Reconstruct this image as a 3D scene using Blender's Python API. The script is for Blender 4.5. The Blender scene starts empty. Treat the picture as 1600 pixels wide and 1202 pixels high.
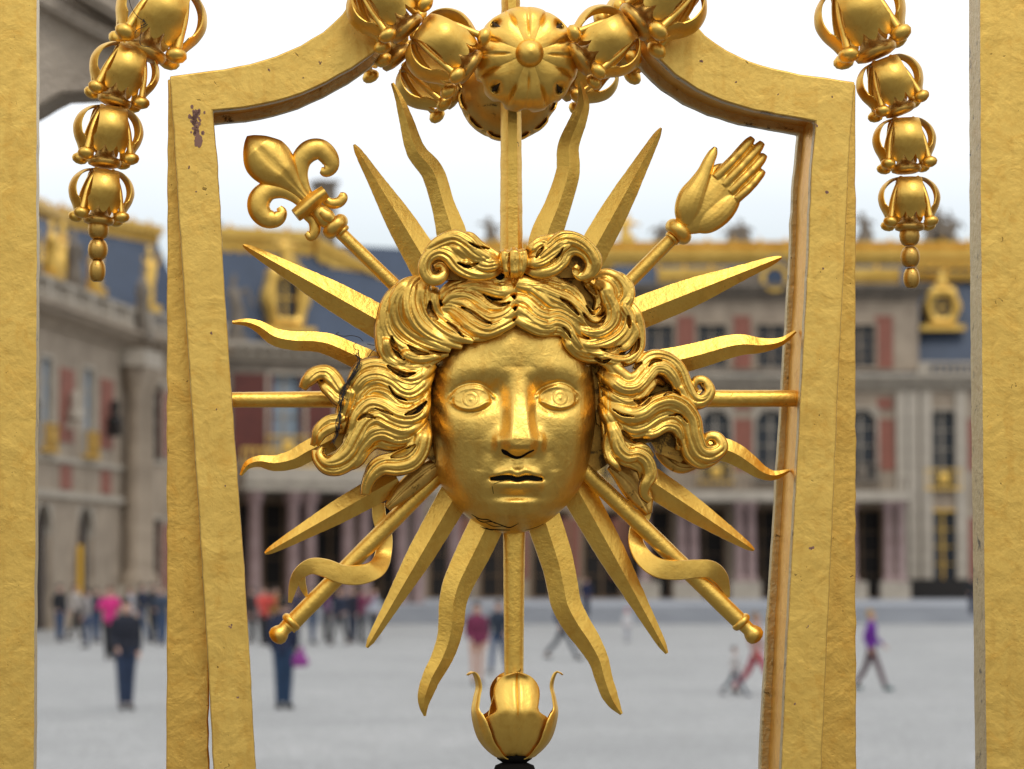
import bpy, bmesh, math, random
import numpy as np
from mathutils import Matrix, Vector
random.seed(7); RNG = np.random.RandomState(7)
R = math.radians
SC = bpy.context.scene
COL = SC.collection
# ------------------------------------------------------------------ camera, sky, sun, exposure
CAM_H = 2.2
F = 4500.0
PITCH = math.atan(291 / F)
cd = bpy.data.cameras.new('camera'); cam = bpy.data.objects.new('camera', cd); COL.objects.link(cam)
cam.location = (0, 0, CAM_H); cam.rotation_euler = (R(90) + PITCH, 0, 0)
cd.sensor_fit = 'HORIZONTAL'; cd.sensor_width = 36; cd.lens = F / 1600 * 36
cd.clip_start = .05; cd.clip_end = 6000
cd.dof.use_dof = True; cd.dof.focus_distance = 4.42; cd.dof.aperture_fstop = 6.0
SC.camera = cam
SUN_EL, SUN_AZ = 52, 160          # azimuth clockwise from +Y: behind the photographer, a little to the right
W = bpy.data.worlds.new('World'); SC.world = W; W.use_nodes = True
nt = W.node_tree; nt.nodes.clear()
out = nt.nodes.new('ShaderNodeOutputWorld'); bg = nt.nodes.new('ShaderNodeBackground')
sky = nt.nodes.new('ShaderNodeTexSky'); sky.sky_type = 'NISHITA'; sky.sun_disc = False
sky.sun_elevation = R(SUN_EL); sky.sun_rotation = R(SUN_AZ); sky.air_density = 1.2; sky.dust_density = 1.0
bg.inputs['Strength'].default_value = 0.11
tc = nt.nodes.new('ShaderNodeTexCoord'); mp = nt.nodes.new('ShaderNodeMapping'); mp.inputs['Scale'].default_value = (1, 1, 3.0)
nz = nt.nodes.new('ShaderNodeTexNoise'); nz.inputs['Scale'].default_value = 2.2; nz.inputs['Detail'].default_value = 6
nz.inputs['Roughness'].default_value = .55
sep = nt.nodes.new('ShaderNodeSeparateXYZ')
el = nt.nodes.new('ShaderNodeMapRange'); el.inputs[1].default_value = .085; el.inputs[2].default_value = .165
el.inputs[3].default_value = .38; el.inputs[4].default_value = .95
el.interpolation_type = 'SMOOTHSTEP'
cr = nt.nodes.new('ShaderNodeMapRange'); cr.inputs[1].default_value = .3; cr.inputs[2].default_value = .7
cr.inputs[3].default_value = .8; cr.inputs[4].default_value = 1.08
mul = nt.nodes.new('ShaderNodeMath'); mul.operation = 'MULTIPLY'; mul.use_clamp = True
mx = nt.nodes.new('ShaderNodeMixRGB')
cl = nt.nodes.new('ShaderNodeMixRGB'); cl.inputs['Color1'].default_value = (12.4, 12.7, 13.2, 1); cl.inputs['Color2'].default_value = (5.3, 5.4, 5.6, 1)
bk = nt.nodes.new('ShaderNodeMapRange'); bk.interpolation_type = 'SMOOTHSTEP'; bk.inputs[1].default_value = .35; bk.inputs[2].default_value = -.5; bk.inputs[3].default_value = 0; bk.inputs[4].default_value = 1
tp = nt.nodes.new('ShaderNodeMapRange'); tp.interpolation_type = 'SMOOTHSTEP'; tp.inputs[1].default_value = .50; tp.inputs[2].default_value = .04; tp.inputs[3].default_value = 0; tp.inputs[4].default_value = 1
bm_ = nt.nodes.new('ShaderNodeMath'); bm_.operation = 'MULTIPLY'
L = nt.links
L.new(tc.outputs['Generated'], mp.inputs[0]); L.new(mp.outputs[0], nz.inputs['Vector'])
L.new(tc.outputs['Generated'], sep.inputs[0]); L.new(sep.outputs['Z'], el.inputs[0])
L.new(nz.outputs['Fac'], cr.inputs[0]); L.new(el.outputs[0], mul.inputs[0]); L.new(cr.outputs[0], mul.inputs[1])
L.new(mul.outputs[0], mx.inputs['Fac']); L.new(sky.outputs[0], mx.inputs['Color1'])
L.new(sep.outputs['Y'], bk.inputs[0]); L.new(sep.outputs['Z'], tp.inputs[0]); L.new(bk.outputs[0], bm_.inputs[0]); L.new(tp.outputs[0], bm_.inputs[1])
L.new(bm_.outputs[0], cl.inputs['Fac']); L.new(cl.outputs[0], mx.inputs['Color2'])
L.new(mx.outputs[0], bg.inputs['Color']); L.new(bg.outputs[0], out.inputs[0])
sd = bpy.data.lights.new('sun', 'SUN'); sd.energy = 1.0; sd.angle = R(16); sd.color = (1, .96, .9)
sun = bpy.data.objects.new('sun', sd); COL.objects.link(sun)
az = R(SUN_AZ); ev = R(SUN_EL)
sdir = Vector((math.sin(az) * math.cos(ev), math.cos(az) * math.cos(ev), math.sin(ev)))
sun.rotation_euler = sdir.to_track_quat('Z', 'Y').to_euler(); sun.location = sdir * 40
SC.view_settings.view_transform = 'Standard'; SC.view_settings.look = 'None'
SC.view_settings.exposure = -0.2; SC.view_settings.gamma = 1
SC.render.engine = 'CYCLES'
try: SC.cycles.use_denoising = True
except Exception: pass
# ------------------------------------------------------------------ coordinate helpers
CP, SP = math.cos(PITCH), math.sin(PITCH)
GA = R(5.7)
E1 = np.array([math.cos(GA), math.sin(GA), 0]); NN = np.array([-math.sin(GA), math.cos(GA), 0]); EZ = np.array([0, 0, 1.])
G0 = np.array([0, 4.5, 0]); C0 = np.array([0, 0, CAM_H])
def ray(px, py):
    a = (np.asarray(px, float) - 800) / F; u = (601 - np.asarray(py, float)) / F
    return np.stack([a, CP - u * SP, SP + u * CP], -1)
def GP(px, py, ref=0., d=0.):
    """point traced on the gate's own plane (moved ref metres back), then d metres straight back from it"""
    r = ray(px, py); t = (ref + G0 @ NN) / (r @ NN)
    return C0 + r * t[..., None] + NN * np.asarray(d, float)[..., None]
def at(px, py, Y):
    r = ray(px, py); return C0 + r * (Y / r[..., 1])[..., None]
def zt(py, Y): return float(at(800, py, Y)[2])
def xt(px, Y): return (px - 800) / F * Y * 1.0 / CP * 1.0
def cat(pts, n):
    """Catmull-Rom through rows of pts (any columns), n samples, even in length"""
    P = np.array(pts, float)
    if len(P) == 2: t = np.linspace(0, 1, n)[:, None]; return P[0] * (1 - t) + P[1] * t
    Q = np.vstack([2 * P[0] - P[1], P, 2 * P[-1] - P[-2]]); o = []
    for i in range(1, len(Q) - 2):
        t = np.linspace(0, 1, 24, endpoint=False)[:, None]; a, b, c, d = Q[i - 1:i + 3]
        o.append(.5 * ((2 * b) + (c - a) * t + (2 * a - 5 * b + 4 * c - d) * t ** 2 + (3 * b - a - 3 * c + d) * t ** 3))
    o = np.vstack(o + [P[-1:]]); s = np.r_[0, np.cumsum(np.linalg.norm(np.diff(o[:, :2] if o.shape[1] < 4 else o[:, :3], axis=0), axis=1))]
    u = np.linspace(0, s[-1], n); return np.stack([np.interp(u, s, o[:, k]) for k in range(o.shape[1])], 1)
# ------------------------------------------------------------------ object helpers
WO = {}
def tag(o, label=None, cat_=None, group=None, kind=None):
    if label: o['label'] = label
    if cat_: o['category'] = cat_
    if group: o['group'] = group
    if kind: o['kind'] = kind
    return o
def thing(name, loc, label, cat_, group=None):
    o = bpy.data.objects.new(name, None); COL.objects.link(o); o.location = loc; o.empty_display_size = .05
    WO[o.name] = np.array(loc, float); return tag(o, label, cat_, group)
class MB:
    def __init__(s): s.V = []; s.F = []; s.n = 0
    def add(s, V, Fc):
        V = np.asarray(V, float); s.V.append(V); s.F += [tuple(int(i) + s.n for i in f) for f in Fc]; s.n += len(V); return s
    def box(s, x0, x1, y0, y1, z0, z1, fr=None):
        V = np.array([(x, y, z) for x in (x0, x1) for y in (y0, y1) for z in (z0, z1)], float)
        if fr is not None: V = fr(V)
        return s.add(V, [(0, 1, 3, 2), (4, 6, 7, 5), (0, 4, 5, 1), (2, 3, 7, 6), (0, 2, 6, 4), (1, 5, 7, 3)])
    def build(s, name, mat, parent=None, **k): return mesh(name, np.vstack(s.V), s.F, mat, parent, **k)
def mesh(name, V, Fc, mat, parent=None, smooth=None, bevel=None, origin=None, remesh=None, base=False, recalc=True):
    V = np.asarray(V, float)
    if origin is None:
        origin = (V.min(0) + V.max(0)) / 2
        if base: origin[2] = V[:, 2].min()
    me = bpy.data.meshes.new(name); me.from_pydata((V - origin).tolist(), [], [tuple(map(int, f)) for f in Fc])
    if recalc:
        bm = bmesh.new(); bm.from_mesh(me); bmesh.ops.recalc_face_normals(bm, faces=bm.faces); bm.to_mesh(me); bm.free()
    me.materials.append(mat)
    o = bpy.data.objects.new(name, me); COL.objects.link(o)
    WO[o.name] = np.array(origin, float)
    if parent is not None: o.parent = parent; o.location = origin - WO[parent.name]
    else: o.location = origin
    if remesh:
        m = o.modifiers.new('r', 'REMESH'); m.mode = 'VOXEL'; m.voxel_size = remesh; m.use_smooth_shade = True
        q = o.modifiers.new('s', 'SMOOTH'); q.iterations = 2; q.factor = .5
    if bevel:
        m = o.modifiers.new('b', 'BEVEL'); m.width = bevel; m.segments = 2; m.limit_method = 'ANGLE'; m.angle_limit = R(35)
    if smooth is not None:
        me.shade_smooth()
        if smooth < 179: me.set_sharp_from_angle(angle=R(smooth))
    return o
def grid_faces(n, m, close=False, off=0):
    f = []
    for i in range(n - 1):
        for j in range(m if close else m - 1):
            a = off + i * m + j; b = off + i * m + (j + 1) % m; f.append((a, b, b + m, a + m))
    return f
def ring_tube(rings, cap=True):
    n, m = rings.shape[:2]; f = grid_faces(n, m, True)
    if cap: f += [tuple(range(m))[::-1], tuple(range((n - 1) * m, n * m))]
    return rings.reshape(-1, 3), f
def tube3(path, rad, seg=12, flat=(1, 1), up=None):
    P = np.asarray(path, float); n = len(P); rad = np.interp(np.linspace(0, 1, n), np.linspace(0, 1, len(rad)), rad) if np.ndim(rad) and len(rad) != n else np.broadcast_to(np.asarray(rad, float), (n,))
    T = np.gradient(P, axis=0); T /= np.linalg.norm(T, axis=1)[:, None] + 1e-12
    u = np.array([0, 0, 1.]) if up is None else np.asarray(up, float)
    if abs(T[0] @ u) > .95 and up is None: u = np.array([1., 0, 0])
    A = []; prev = u
    for t in T:
        b = prev - t * (prev @ t); b /= np.linalg.norm(b) + 1e-12; A.append(b); prev = b
    A = np.array(A); B = np.cross(T, A); th = np.linspace(0, 2 * np.pi, seg, endpoint=False)
    r = P[:, None] + rad[:, None, None] * (np.cos(th)[None, :, None] * A[:, None] * flat[0] + np.sin(th)[None, :, None] * B[:, None] * flat[1])
    return ring_tube(r)
def lathe(prof, fr, seg=24):
    """prof rows (radius, height along local axis z)"""
    th = np.linspace(0, 2 * np.pi, seg, endpoint=False); p = np.array(prof, float)
    r = np.stack([p[:, :1] * np.cos(th), p[:, :1] * np.sin(th), np.repeat(p[:, 1:2], seg, 1)], -1)
    V, f = ring_tube(r); return fr(V), f
def prism(poly, d0, d1, ref=0.):
    """polygon in traced gate coordinates, thickness from depth d0 to d1"""
    P = np.array(poly, float); n = len(P)
    V = np.vstack([GP(P[:, 0], P[:, 1], ref, np.full(n, d0 - ref)), GP(P[:, 0], P[:, 1], ref, np.full(n, d1 - ref))])
    f = [tuple(range(n)), tuple(range(2 * n - 1, n - 1, -1))] + [(i, (i + 1) % n, n + (i + 1) % n, n + i) for i in range(n)]
    return V, f
def dense(poly, step=14, jit=.45, closed=True):
    o = []; n = len(poly)
    for i in range(n if closed else n - 1):
        a = np.array(poly[i], float); b = np.array(poly[(i + 1) % n], float); k = max(1, int(np.linalg.norm(b - a) / step))
        nrm = np.array([-(b - a)[1], (b - a)[0]]); nrm /= np.linalg.norm(nrm) + 1e-9
        for j in range(k): o.append(a + (b - a) * j / k + (nrm * RNG.normal(0, jit) if j else 0))
    return o
# ------------------------------------------------------------------ materials
def newmat(name):
    m = bpy.data.materials.new(name); m.use_nodes = True; n = m.node_tree; b = n.nodes['Principled BSDF']; return m, n, b
def noise(n, scale, detail=4, rough=.55, vec=None, dist=0):
    x = n.nodes.new('ShaderNodeTexNoise'); x.inputs['Scale'].default_value = scale; x.inputs['Detail'].default_value = detail
    x.inputs['Roughness'].default_value = rough; x.inputs['Distortion'].default_value = dist
    if vec: n.links.new(vec, x.inputs['Vector'])
    return x
def ramp(n, src, p0, p1, c0=(0, 0, 0, 1), c1=(1, 1, 1, 1)):
    r = n.nodes.new('ShaderNodeValToRGB'); e = r.color_ramp.elements; e[0].position = p0; e[1].position = p1
    e[0].color = c0; e[1].color = c1; n.links.new(src, r.inputs[0]); return r
def mixc(n, fac, a, b):
    m = n.nodes.new('ShaderNodeMixRGB')
    for k, v in (('Fac', fac), ('Color1', a), ('Color2', b)):
        if isinstance(v, (tuple, float, int)): m.inputs[k].default_value = v if not isinstance(v, tuple) else (*v, 1)[:4]
        else: n.links.new(v, m.inputs[k])
    return m.outputs[0]
def gold(name, base=(.86, .585, .17), dark=(.62, .36, .07), rough=.36, lump=.5, fine=.25, speck=.5, lump_scale=22, fine_scale=130, grime=0.0):
    m, n, b = newmat(name); l = n.links
    t = n.nodes.new('ShaderNodeTexCoord').outputs['Object']
    n1 = noise(n, lump_scale, 5, .55, t, .4); n2 = noise(n, fine_scale, 4, .6, t); n3 = noise(n, 9, 5, .6, t)
    c = mixc(n, ramp(n, n3.outputs[0], .38, .72).outputs[0], base, tuple(base[i] * .72 + dark[i] * .28 for i in range(3)))
    mpn = n.nodes.new('ShaderNodeMapping'); mpn.inputs['Scale'].default_value = (1, 1, .12); l.new(t, mpn.inputs[0]); stn = noise(n, 55, 5, .6, mpn.outputs[0]); c = mixc(n, ramp(n, stn.outputs[0], .52, .78, (0, 0, 0, 1), (.5, .5, .5, 1)).outputs[0], c, (base[0] * .74, base[1] * .62, base[2] * .5))
    wn = noise(n, 28, 7, .7, t, .8); c = mixc(n, ramp(n, wn.outputs[0], .5, .72, (0, 0, 0, 1), (.6, .6, .6, 1)).outputs[0], c, (base[0] * .8, base[1] * .64, base[2] * .45))
    sp = noise(n, 95, 2, .5, t, 1.5)                                   # small pits and flecks where the leaf has gone
    spr = ramp(n, sp.outputs[0], .735, .76)
    mu = n.nodes.new('ShaderNodeMath'); mu.operation = 'MULTIPLY'; mu.inputs[1].default_value = speck; l.new(spr.outputs[0], mu.inputs[0])
    c = mixc(n, mu.outputs[0], c, (.10, .05, .02))
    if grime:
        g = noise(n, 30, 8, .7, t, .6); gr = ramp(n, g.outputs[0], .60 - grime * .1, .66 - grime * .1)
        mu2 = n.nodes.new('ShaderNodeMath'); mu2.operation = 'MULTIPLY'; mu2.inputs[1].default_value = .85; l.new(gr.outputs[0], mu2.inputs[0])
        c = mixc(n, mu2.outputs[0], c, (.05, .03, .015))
    l.new(c, b.inputs['Base Color']); b.inputs['Metallic'].default_value = 1.0
    rr = n.nodes.new('ShaderNodeMapRange'); rr.inputs[3].default_value = rough - .07; rr.inputs[4].default_value = rough + .1
    l.new(n2.outputs[0], rr.inputs[0]); l.new(rr.outputs[0], b.inputs['Roughness'])
    b1 = n.nodes.new('ShaderNodeBump'); b1.inputs['Strength'].default_value = lump; b1.inputs['Distance'].default_value = .004
    l.new(n1.outputs[0], b1.inputs['Height'])
    b2 = n.nodes.new('ShaderNodeBump'); b2.inputs['Strength'].default_value = fine; b2.inputs['Distance'].default_value = .0012
    l.new(n2.outputs[0], b2.inputs['Height']); l.new(b1.outputs[0], b2.inputs['Normal'])
    b3 = n.nodes.new('ShaderNodeBump'); b3.inputs['Strength'].default_value = speck * .5; b3.inputs['Distance'].default_value = .001; b3.invert = True
    l.new(spr.outputs[0], b3.inputs['Height']); l.new(b2.outputs[0], b3.inputs['Normal']); l.new(b3.outputs[0], b.inputs['Normal'])
    return m
def plain(name, c, rough=.8, c2=None, scale=3., bump=0., bscale=20., metal=0., spec=None):
    m, n, b = newmat(name); t = n.nodes.new('ShaderNodeTexCoord').outputs['Object']
    if c2:
        x = noise(n, scale, 6, .6, t); n.links.new(mixc(n, ramp(n, x.outputs[0], .35, .68).outputs[0], c, c2), b.inputs['Base Color'])
    else: b.inputs['Base Color'].default_value = (*c, 1)
    b.inputs['Roughness'].default_value = rough; b.inputs['Metallic'].default_value = metal
    if spec is not None: b.inputs['Specular IOR Level'].default_value = spec
    if bump:
        x = noise(n, bscale, 6, .6, t); q = n.nodes.new('ShaderNodeBump'); q.inputs['Strength'].default_value = bump; q.inputs['Distance'].default_value = .02
        n.links.new(x.outputs[0], q.inputs['Height']); n.links.new(q.outputs[0], b.inputs['Normal'])
    return m
M_FR = gold('gilded_iron_plate', (.93, .61, .15), rough=.43, lump=.5, fine=.36, speck=.7, lump_scale=20, fine_scale=90)
M_BK = gold('gilded_iron_bar', (.86, .53, .12), rough=.41, lump=.5, fine=.42, speck=.8, lump_scale=26, fine_scale=110)
M_WEB = gold('web_bounce_gilding', (.93, .50, .07), rough=.36, lump=.5, fine=.5, speck=.5, lump_scale=30, fine_scale=120)  # deeper orange paints in the gold bounced between the plates
M_RAY = gold('gilded_forged_ray', (.93, .585, .12), rough=.38, lump=.35, fine=.55, speck=.6, lump_scale=35, fine_scale=170)
M_FACE = gold('gilded_cast_face', (.95, .62, .145), rough=.37, lump=.30, fine=.42, speck=.12, lump_scale=75, fine_scale=190)
M_HAIR = gold('gilded_cast_hair', (.94, .60, .13), rough=.36, lump=.25, fine=.32, speck=.3, lump_scale=55, fine_scale=170)
M_UNDER = gold('tarnish_and_gap_shade', (.38, .21, .045), rough=.5, lump=.5, fine=.5, speck=.8, grime=.8)  # tarnish kept dark to paint shade into the hair gaps
M_ORN = gold('gilded_sheet_leaf', (.93, .585, .125), rough=.37, lump=.3, fine=.25, speck=.45, lump_scale=30, fine_scale=150)
M_OLD = gold('dull_gilding', (.70, .43, .11), rough=.4, lump=.4, fine=.35, speck=.8, grime=.25)
M_CREV = plain('crevice_grime_and_shade', (.055, .032, .014), .6, (.02, .012, .006), 60., spec=.3)  # hollow colour: grime with shade painted in
M_BLACK = plain('black_grime_and_shade', (.007, .006, .005), .95, spec=.08)  # black for grime and for shade painted into hollows
M_THREAD = plain('dark_thread', (.03, .022, .018), .8)
M_SILVER = gold('worn_pale_gilding', (.58, .44, .22), (.42, .30, .13), rough=.38, lump=.5, fine=.9, speck=.9, lump_scale=40, fine_scale=120, grime=.15)
M_BROWN = plain('bare_primer', (.26, .13, .09), .7)
M_STONE = plain('stone', (.40, .32, .235), .9, (.26, .205, .15), 1.2, .4, 6)
M_STONE2 = plain('weathered_stone', (.24, .20, .155), .92, (.15, .125, .10), 1.6, .5, 9)
M_PALE = plain('pale_stone', (.47, .41, .33), .9, (.35, .305, .245), 1.5, .3, 6)
M_BRICK = plain('red_brick', (.31, .115, .08), .9, (.21, .085, .06), 2.)
M_SLATE = plain('blue_slate', (.045, .068, .115), .55, (.032, .05, .085), .8)
M_GILT = plain('building_gilding', (.86, .56, .13), .38, (.70, .42, .08), 1.2, metal=.55)
M_GLASS = plain('window_glass', (.018, .024, .036), .15)
M_BLIND = plain('window_with_blind', (.26, .32, .38), .4)
M_DARK = plain('dark_interior', (.02, .017, .015), .9)
M_GATE = plain('dark_gateway_wood', (.035, .02, .012), .7)
M_WOOD = plain('brown_door', (.20, .12, .06), .6)
M_MARBLE = plain('pink_marble', (.32, .225, .21), .55, (.22, .14, .13), 2.)
M_STEP = plain('grey_steps', (.33, .34, .36), .85, (.27, .28, .30), .6)
M_GRAVEL = plain('pale_setts', (.40, .40, .395), .92, (.285, .285, .285), .3, .5, 1.6)
def gravel():
    m, n, b = newmat('pale_setts'); t = n.nodes.new('ShaderNodeTexCoord').outputs['Object']
    a = noise(n, .22, 8, .62, t, .3); c = mixc(n, ramp(n, a.outputs[0], .36, .66).outputs[0], (.44, .435, .42), (.33, .33, .32))
    v = n.nodes.new('ShaderNodeTexVoronoi'); v.inputs['Scale'].default_value = 6.5; v.feature = 'DISTANCE_TO_EDGE'; n.links.new(t, v.inputs['Vector'])
    j = ramp(n, v.outputs['Distance'], .02, .12); c = mixc(n, j.outputs[0], (.26, .255, .24), c); e = noise(n, 1.3, 5, .6, t); c = mixc(n, ramp(n, e.outputs[0], .5, .8).outputs[0], c, (.29, .288, .28))
    n.links.new(c, b.inputs['Base Color']); b.inputs['Roughness'].default_value = .9
    q = n.nodes.new('ShaderNodeBump'); q.inputs['Strength'].default_value = .6; q.inputs['Distance'].default_value = .02; n.links.new(j.outputs[0], q.inputs['Height']); n.links.new(q.outputs[0], b.inputs['Normal']); return m
M_GRAVEL = gravel()
# ------------------------------------------------------------------ ground
def sheet(name, x0, x1, y0, y1, z, mat):
    o = mesh(name, [(x0, y0, z), (x1, y0, z), (x1, y1, z), (x0, y1, z)], [(0, 1, 2, 3)], mat); o['kind'] = 'structure'; return o
sheet('ground', -2500, 2500, -2500, 2500, 0, M_GRAVEL)
M_DARKENER = plain('reflection_darkener', (.135, .13, .122), .85, (.10, .098, .094), 1.5, .4, 12)
sheet('unseen_dark_sheet', -160, 160, -260, 21, .004, M_DARKENER)  # added out of view so that downward-facing gold reflects darker
def pale_sides(o):
    me = o.data; me.materials.append(M_SILVER)
    for p in me.polygons:
        if abs(float(np.array(p.normal) @ NN)) < .3: p.material_index = 1
    return o
# ------------------------------------------------------------------ the gate: posts and frame
def sweep(path, wid, prof, ref=0., n=40, dbase=0., dpath=None, kd=None, jit=0., capn=True):
    """traced centre line and widths (mm on the gate plane); prof rows (s, depth as a share of width)"""
    P = np.array(path, float); W_ = np.array(wid, float)
    if len(W_) != len(P): W_ = np.interp(np.linspace(0, 1, len(P)), np.linspace(0, 1, len(W_)), W_)
    D = np.zeros(len(P)) if dpath is None else np.interp(np.linspace(0, 1, len(P)), np.linspace(0, 1, len(dpath)), dpath)
    Q = cat(np.column_stack([P, W_, D])[:, :4], n)
    # resample by 2-D arc length
    T = np.gradient(Q[:, :2], axis=0); T /= np.linalg.norm(T, axis=1)[:, None] + 1e-9; N = np.stack([-T[:, 1], T[:, 0]], 1)
    pr = np.array(prof, float); w = np.maximum(Q[:, 2], .5)
    if jit: w = w + RNG.normal(0, jit, len(w))
    X = Q[:, 0][:, None] + N[:, 0][:, None] * w[:, None] / 2 * pr[None, :, 0]
    Y = Q[:, 1][:, None] + N[:, 1][:, None] * w[:, None] / 2 * pr[None, :, 0]
    kdv = w if kd is None else np.minimum(w, kd)
    Dd = dbase + Q[:, 3][:, None] / 1000 + pr[None, :, 1] * kdv[:, None] / 1000
    return ring_tube(GP(X, Y, ref, Dd))
def P_round(m=16, fr=.5, bk=.5):
    th = np.linspace(0, 2 * np.pi, m, endpoint=False); return [(math.cos(t), -math.sin(t) * (fr if math.sin(t) > 0 else bk)) for t in th]
P_RAY = [(-1, -.10), (0, -.36), (1, -.10), (1, .10), (0, .36), (-1, .10)]
def gate_post(xa, xb, label):
    poly = dense([(xa[0], -120), (xb[0], -120), (xb[1], 460), (xb[2], 1330), (xa[2], 1330), (xa[1], 460)], 24, .35)
    V, f = prism(poly, -.035, .035, -.035)
    V[:, 2] = np.where(V[:, 2] < V[:, 2].min() + .03, 0.02, V[:, 2])
    o = mesh('gate_post', V, f, M_FR, bevel=.0022, smooth=30, base=True); pale_sides(o); return tag(o, label, 'gate post', 'wide upright posts of the gate')
gate_post((-125, -125, -130), (57, 57, 52), 'wide flat gilded post with hammered surface at the far left, beside the stone pier')
gate_post((1531, 1533.5, 1543), (1725, 1725, 1735), 'wide flat gilded post with pale worn side face at the far right')
fr_t = thing('lyre_frame', GP(800, 1330), 'gilded lyre-shaped iron frame around the sun face, with concave arched top', 'ironwork')
L_OUT = [(336, 1260), (326, 1060), (312, 820), (297, 600), (285, 420), (272, 220), (265, 119)]
L_TOP = [(310, 113), (350, 108), (390, 100), (430, 88), (470, 71), (505, 50), (535, 22), (556, -10), (572, -60)]
L_BOT = [(640, -60), (628, 10), (610, 52), (585, 82), (550, 107), (510, 129), (470, 147), (430, 159), (385, 168), (333, 173)]
L_INN = [(341, 260), (349, 420), (361, 600), (377, 820), (389, 1000), (403, 1260)]
R_OUT = [(1281, 1260), (1290, 1060), (1301, 820), (1310, 600), (1319, 420), (1328, 220), (1336, 128)]
R_TOP = [(1290, 121), (1250, 116), (1210, 107), (1170, 95), (1135, 78), (1102, 55), (1078, 28), (1060, -10), (1046, -60)]
R_BOT = [(975, -60), (986, 10), (1004, 55), (1025, 88), (1055, 117), (1090, 140), (1130, 158), (1180, 173), (1230, 182), (1274, 190)]
R_INN = [(1267, 280), (1262, 420), (1252, 600), (1240, 820), (1230, 1000), (1218, 1260)]
def inset(outl, bot, inn, k):
    """recessed web: outer edge kept near, inner edges pulled away from the opening by k"""
    return outl, bot, inn
for side, (O, T_, B_, I_) in enumerate(((L_OUT, L_TOP, L_BOT, L_INN), (R_OUT, R_TOP, R_BOT, R_INN))):
    s = 1 if side == 0 else -1
    poly = dense(O + T_ + B_ + I_, 16, .32)
    V, f = prism(poly, -.075, -.054, -.075); pale_sides(mesh('front_plate', V, f, M_FR, fr_t, bevel=.0025, smooth=30))
    I2 = [(x + (0 if side == 0 else -8) * (y / 1200.), y) for x, y in I_]
    V, f = prism(dense(O + T_ + B_ + I2, 16, .4), .057, .078, -.075); mesh('rear_plate', V, f, M_SILVER, fr_t, bevel=.002, smooth=30)
    O3 = [(x + 12 * s, y) for x, y in O[:-1]] + [(O[-1][0] + 12 * s, O[-1][1] + 12)]
    T3 = [(x + 4 * s, y + 12) for x, y in T_]; B3 = [(x - 6 * s, y - 12) for x, y in B_[:-1]] + [(B_[-1][0] - 9 * s, B_[-1][1] - 12)]
    I3 = [(x - 5 * s, y) for x, y in I_]
    V, f = prism(dense(O3 + T3 + B3 + I3, 22, .3), -.055, .058, -.075); mesh('recessed_web', V, f, M_WEB, fr_t, smooth=30)
for xs in ([(262, 124), (261, 500), (260, 1260), (326.5, 1260), (326, 600), (322, 124)], [(1337, 132), (1337, 600), (1338, 1260), (1274, 1260), (1274, 600), (1274, 132)]):
    V, f = prism(dense(xs, 22, .5), -.036, .045, -.036); mesh('side_bar', V, f, M_BK, fr_t, bevel=.002, smooth=30)
# flakes where the gilding has come off down to the primer, upper left corner of the frame
mb = MB()
for k in range(46):
    t = RNG.rand(); cx = 303 + 5 * t + RNG.normal(0, 4.2); cy = 168 + 45 * t + RNG.normal(0, 3); r = 1.0 + 1.4 * RNG.rand()
    a = np.linspace(0, 6.283, 7, endpoint=False); rr = r * (1 + .5 * RNG.rand(7)); V, f = prism(list(zip(cx + rr * np.cos(a), cy + rr * 1.4 * np.sin(a))), -.0756, -.0745, -.075); mb.add(V, f)
a = np.linspace(0, 6.283, 26, endpoint=False); rr = 1 + .13 * RNG.randn(26)
V, f = prism(list(zip(310 + 6.2 * rr * np.cos(a), 220 + 11 * rr * np.sin(a))), -.0757, -.0745, -.075); mb.add(V, f)
mb.build('bare_patch', M_BROWN, fr_t)
mb = MB()
for cx, cy, r in ((361, 978, 2.2), (352, 760, 1.0), (330, 520, 1.1), (372, 1090, 1.3), (306, 300, .9), (420, 110, 1.2), (474, 122, 1.0), (500, 98, 1.3), (1268, 858, 1.8), (1262, 980, 1.1), (1286, 420, 1.0), (1292, 300, 1.3), (1150, 128, 1.2), (1096, 96, 1.4), (1242, 1100, 1.0), (1276, 196, 1.5), (1300, 152, .9), (1215, 148, 1.0), (338, 640, .8), (296, 262, 1.2)):
    for q in range(4):
        a = np.linspace(0, 6.283, 8, endpoint=False); rr = r * RNG.uniform(.35, .9) * (1 + .4 * RNG.rand(8)); dx, dy = RNG.normal(0, r * .9, 2); V, f = prism(list(zip(cx + dx + rr * np.cos(a), cy + dy + rr * 1.3 * np.sin(a))), -.0755, -.0745, -.075); mb.add(V, f)
o = mb.build('bare_patch', M_BROWN, fr_t); o['kind'] = 'stuff'

# ------------------------------------------------------------------ rods
def rod(name, pts, w, ref, mat, parent=None, prof=None, n=30, **k):
    V, f = sweep(pts, w, prof or P_round(16, .5, .5), ref, n, **k); return mesh(name, V, f, mat, parent, smooth=50)
P_OCT = [(1, .25), (.86, -.2), (.42, -.5), (-.42, -.5), (-.86, -.2), (-1, .25), (-.5, .5), (.5, .5)]
o = rod('gate_rod', [(798.5, -120), (799, 100), (799.5, 250), (800, 400)], [28, 31, 33.5, 36], 0, M_RAY, prof=P_OCT, jit=.35, n=60)
tag(o, 'upright gilded rod rising from the top of the head up behind the rosettes', 'rod', 'rods meeting at the sun face')
o = rod('gate_rod', [(803.5, 815), (803, 950), (803, 1100)], [35, 32, 29], 0, M_RAY, jit=.2, n=50)
tag(o, 'upright gilded rod under the chin, ending inside the open flower', 'rod', 'rods meeting at the sun face')
o = rod('gate_rod', [(352, 625), (450, 624.5), (560, 624)], [24, 25, 27], 0, M_RAY, jit=.2)
tag(o, 'short horizontal gilded rod from the left frame bar to the curls', 'rod', 'rods meeting at the sun face')
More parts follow.
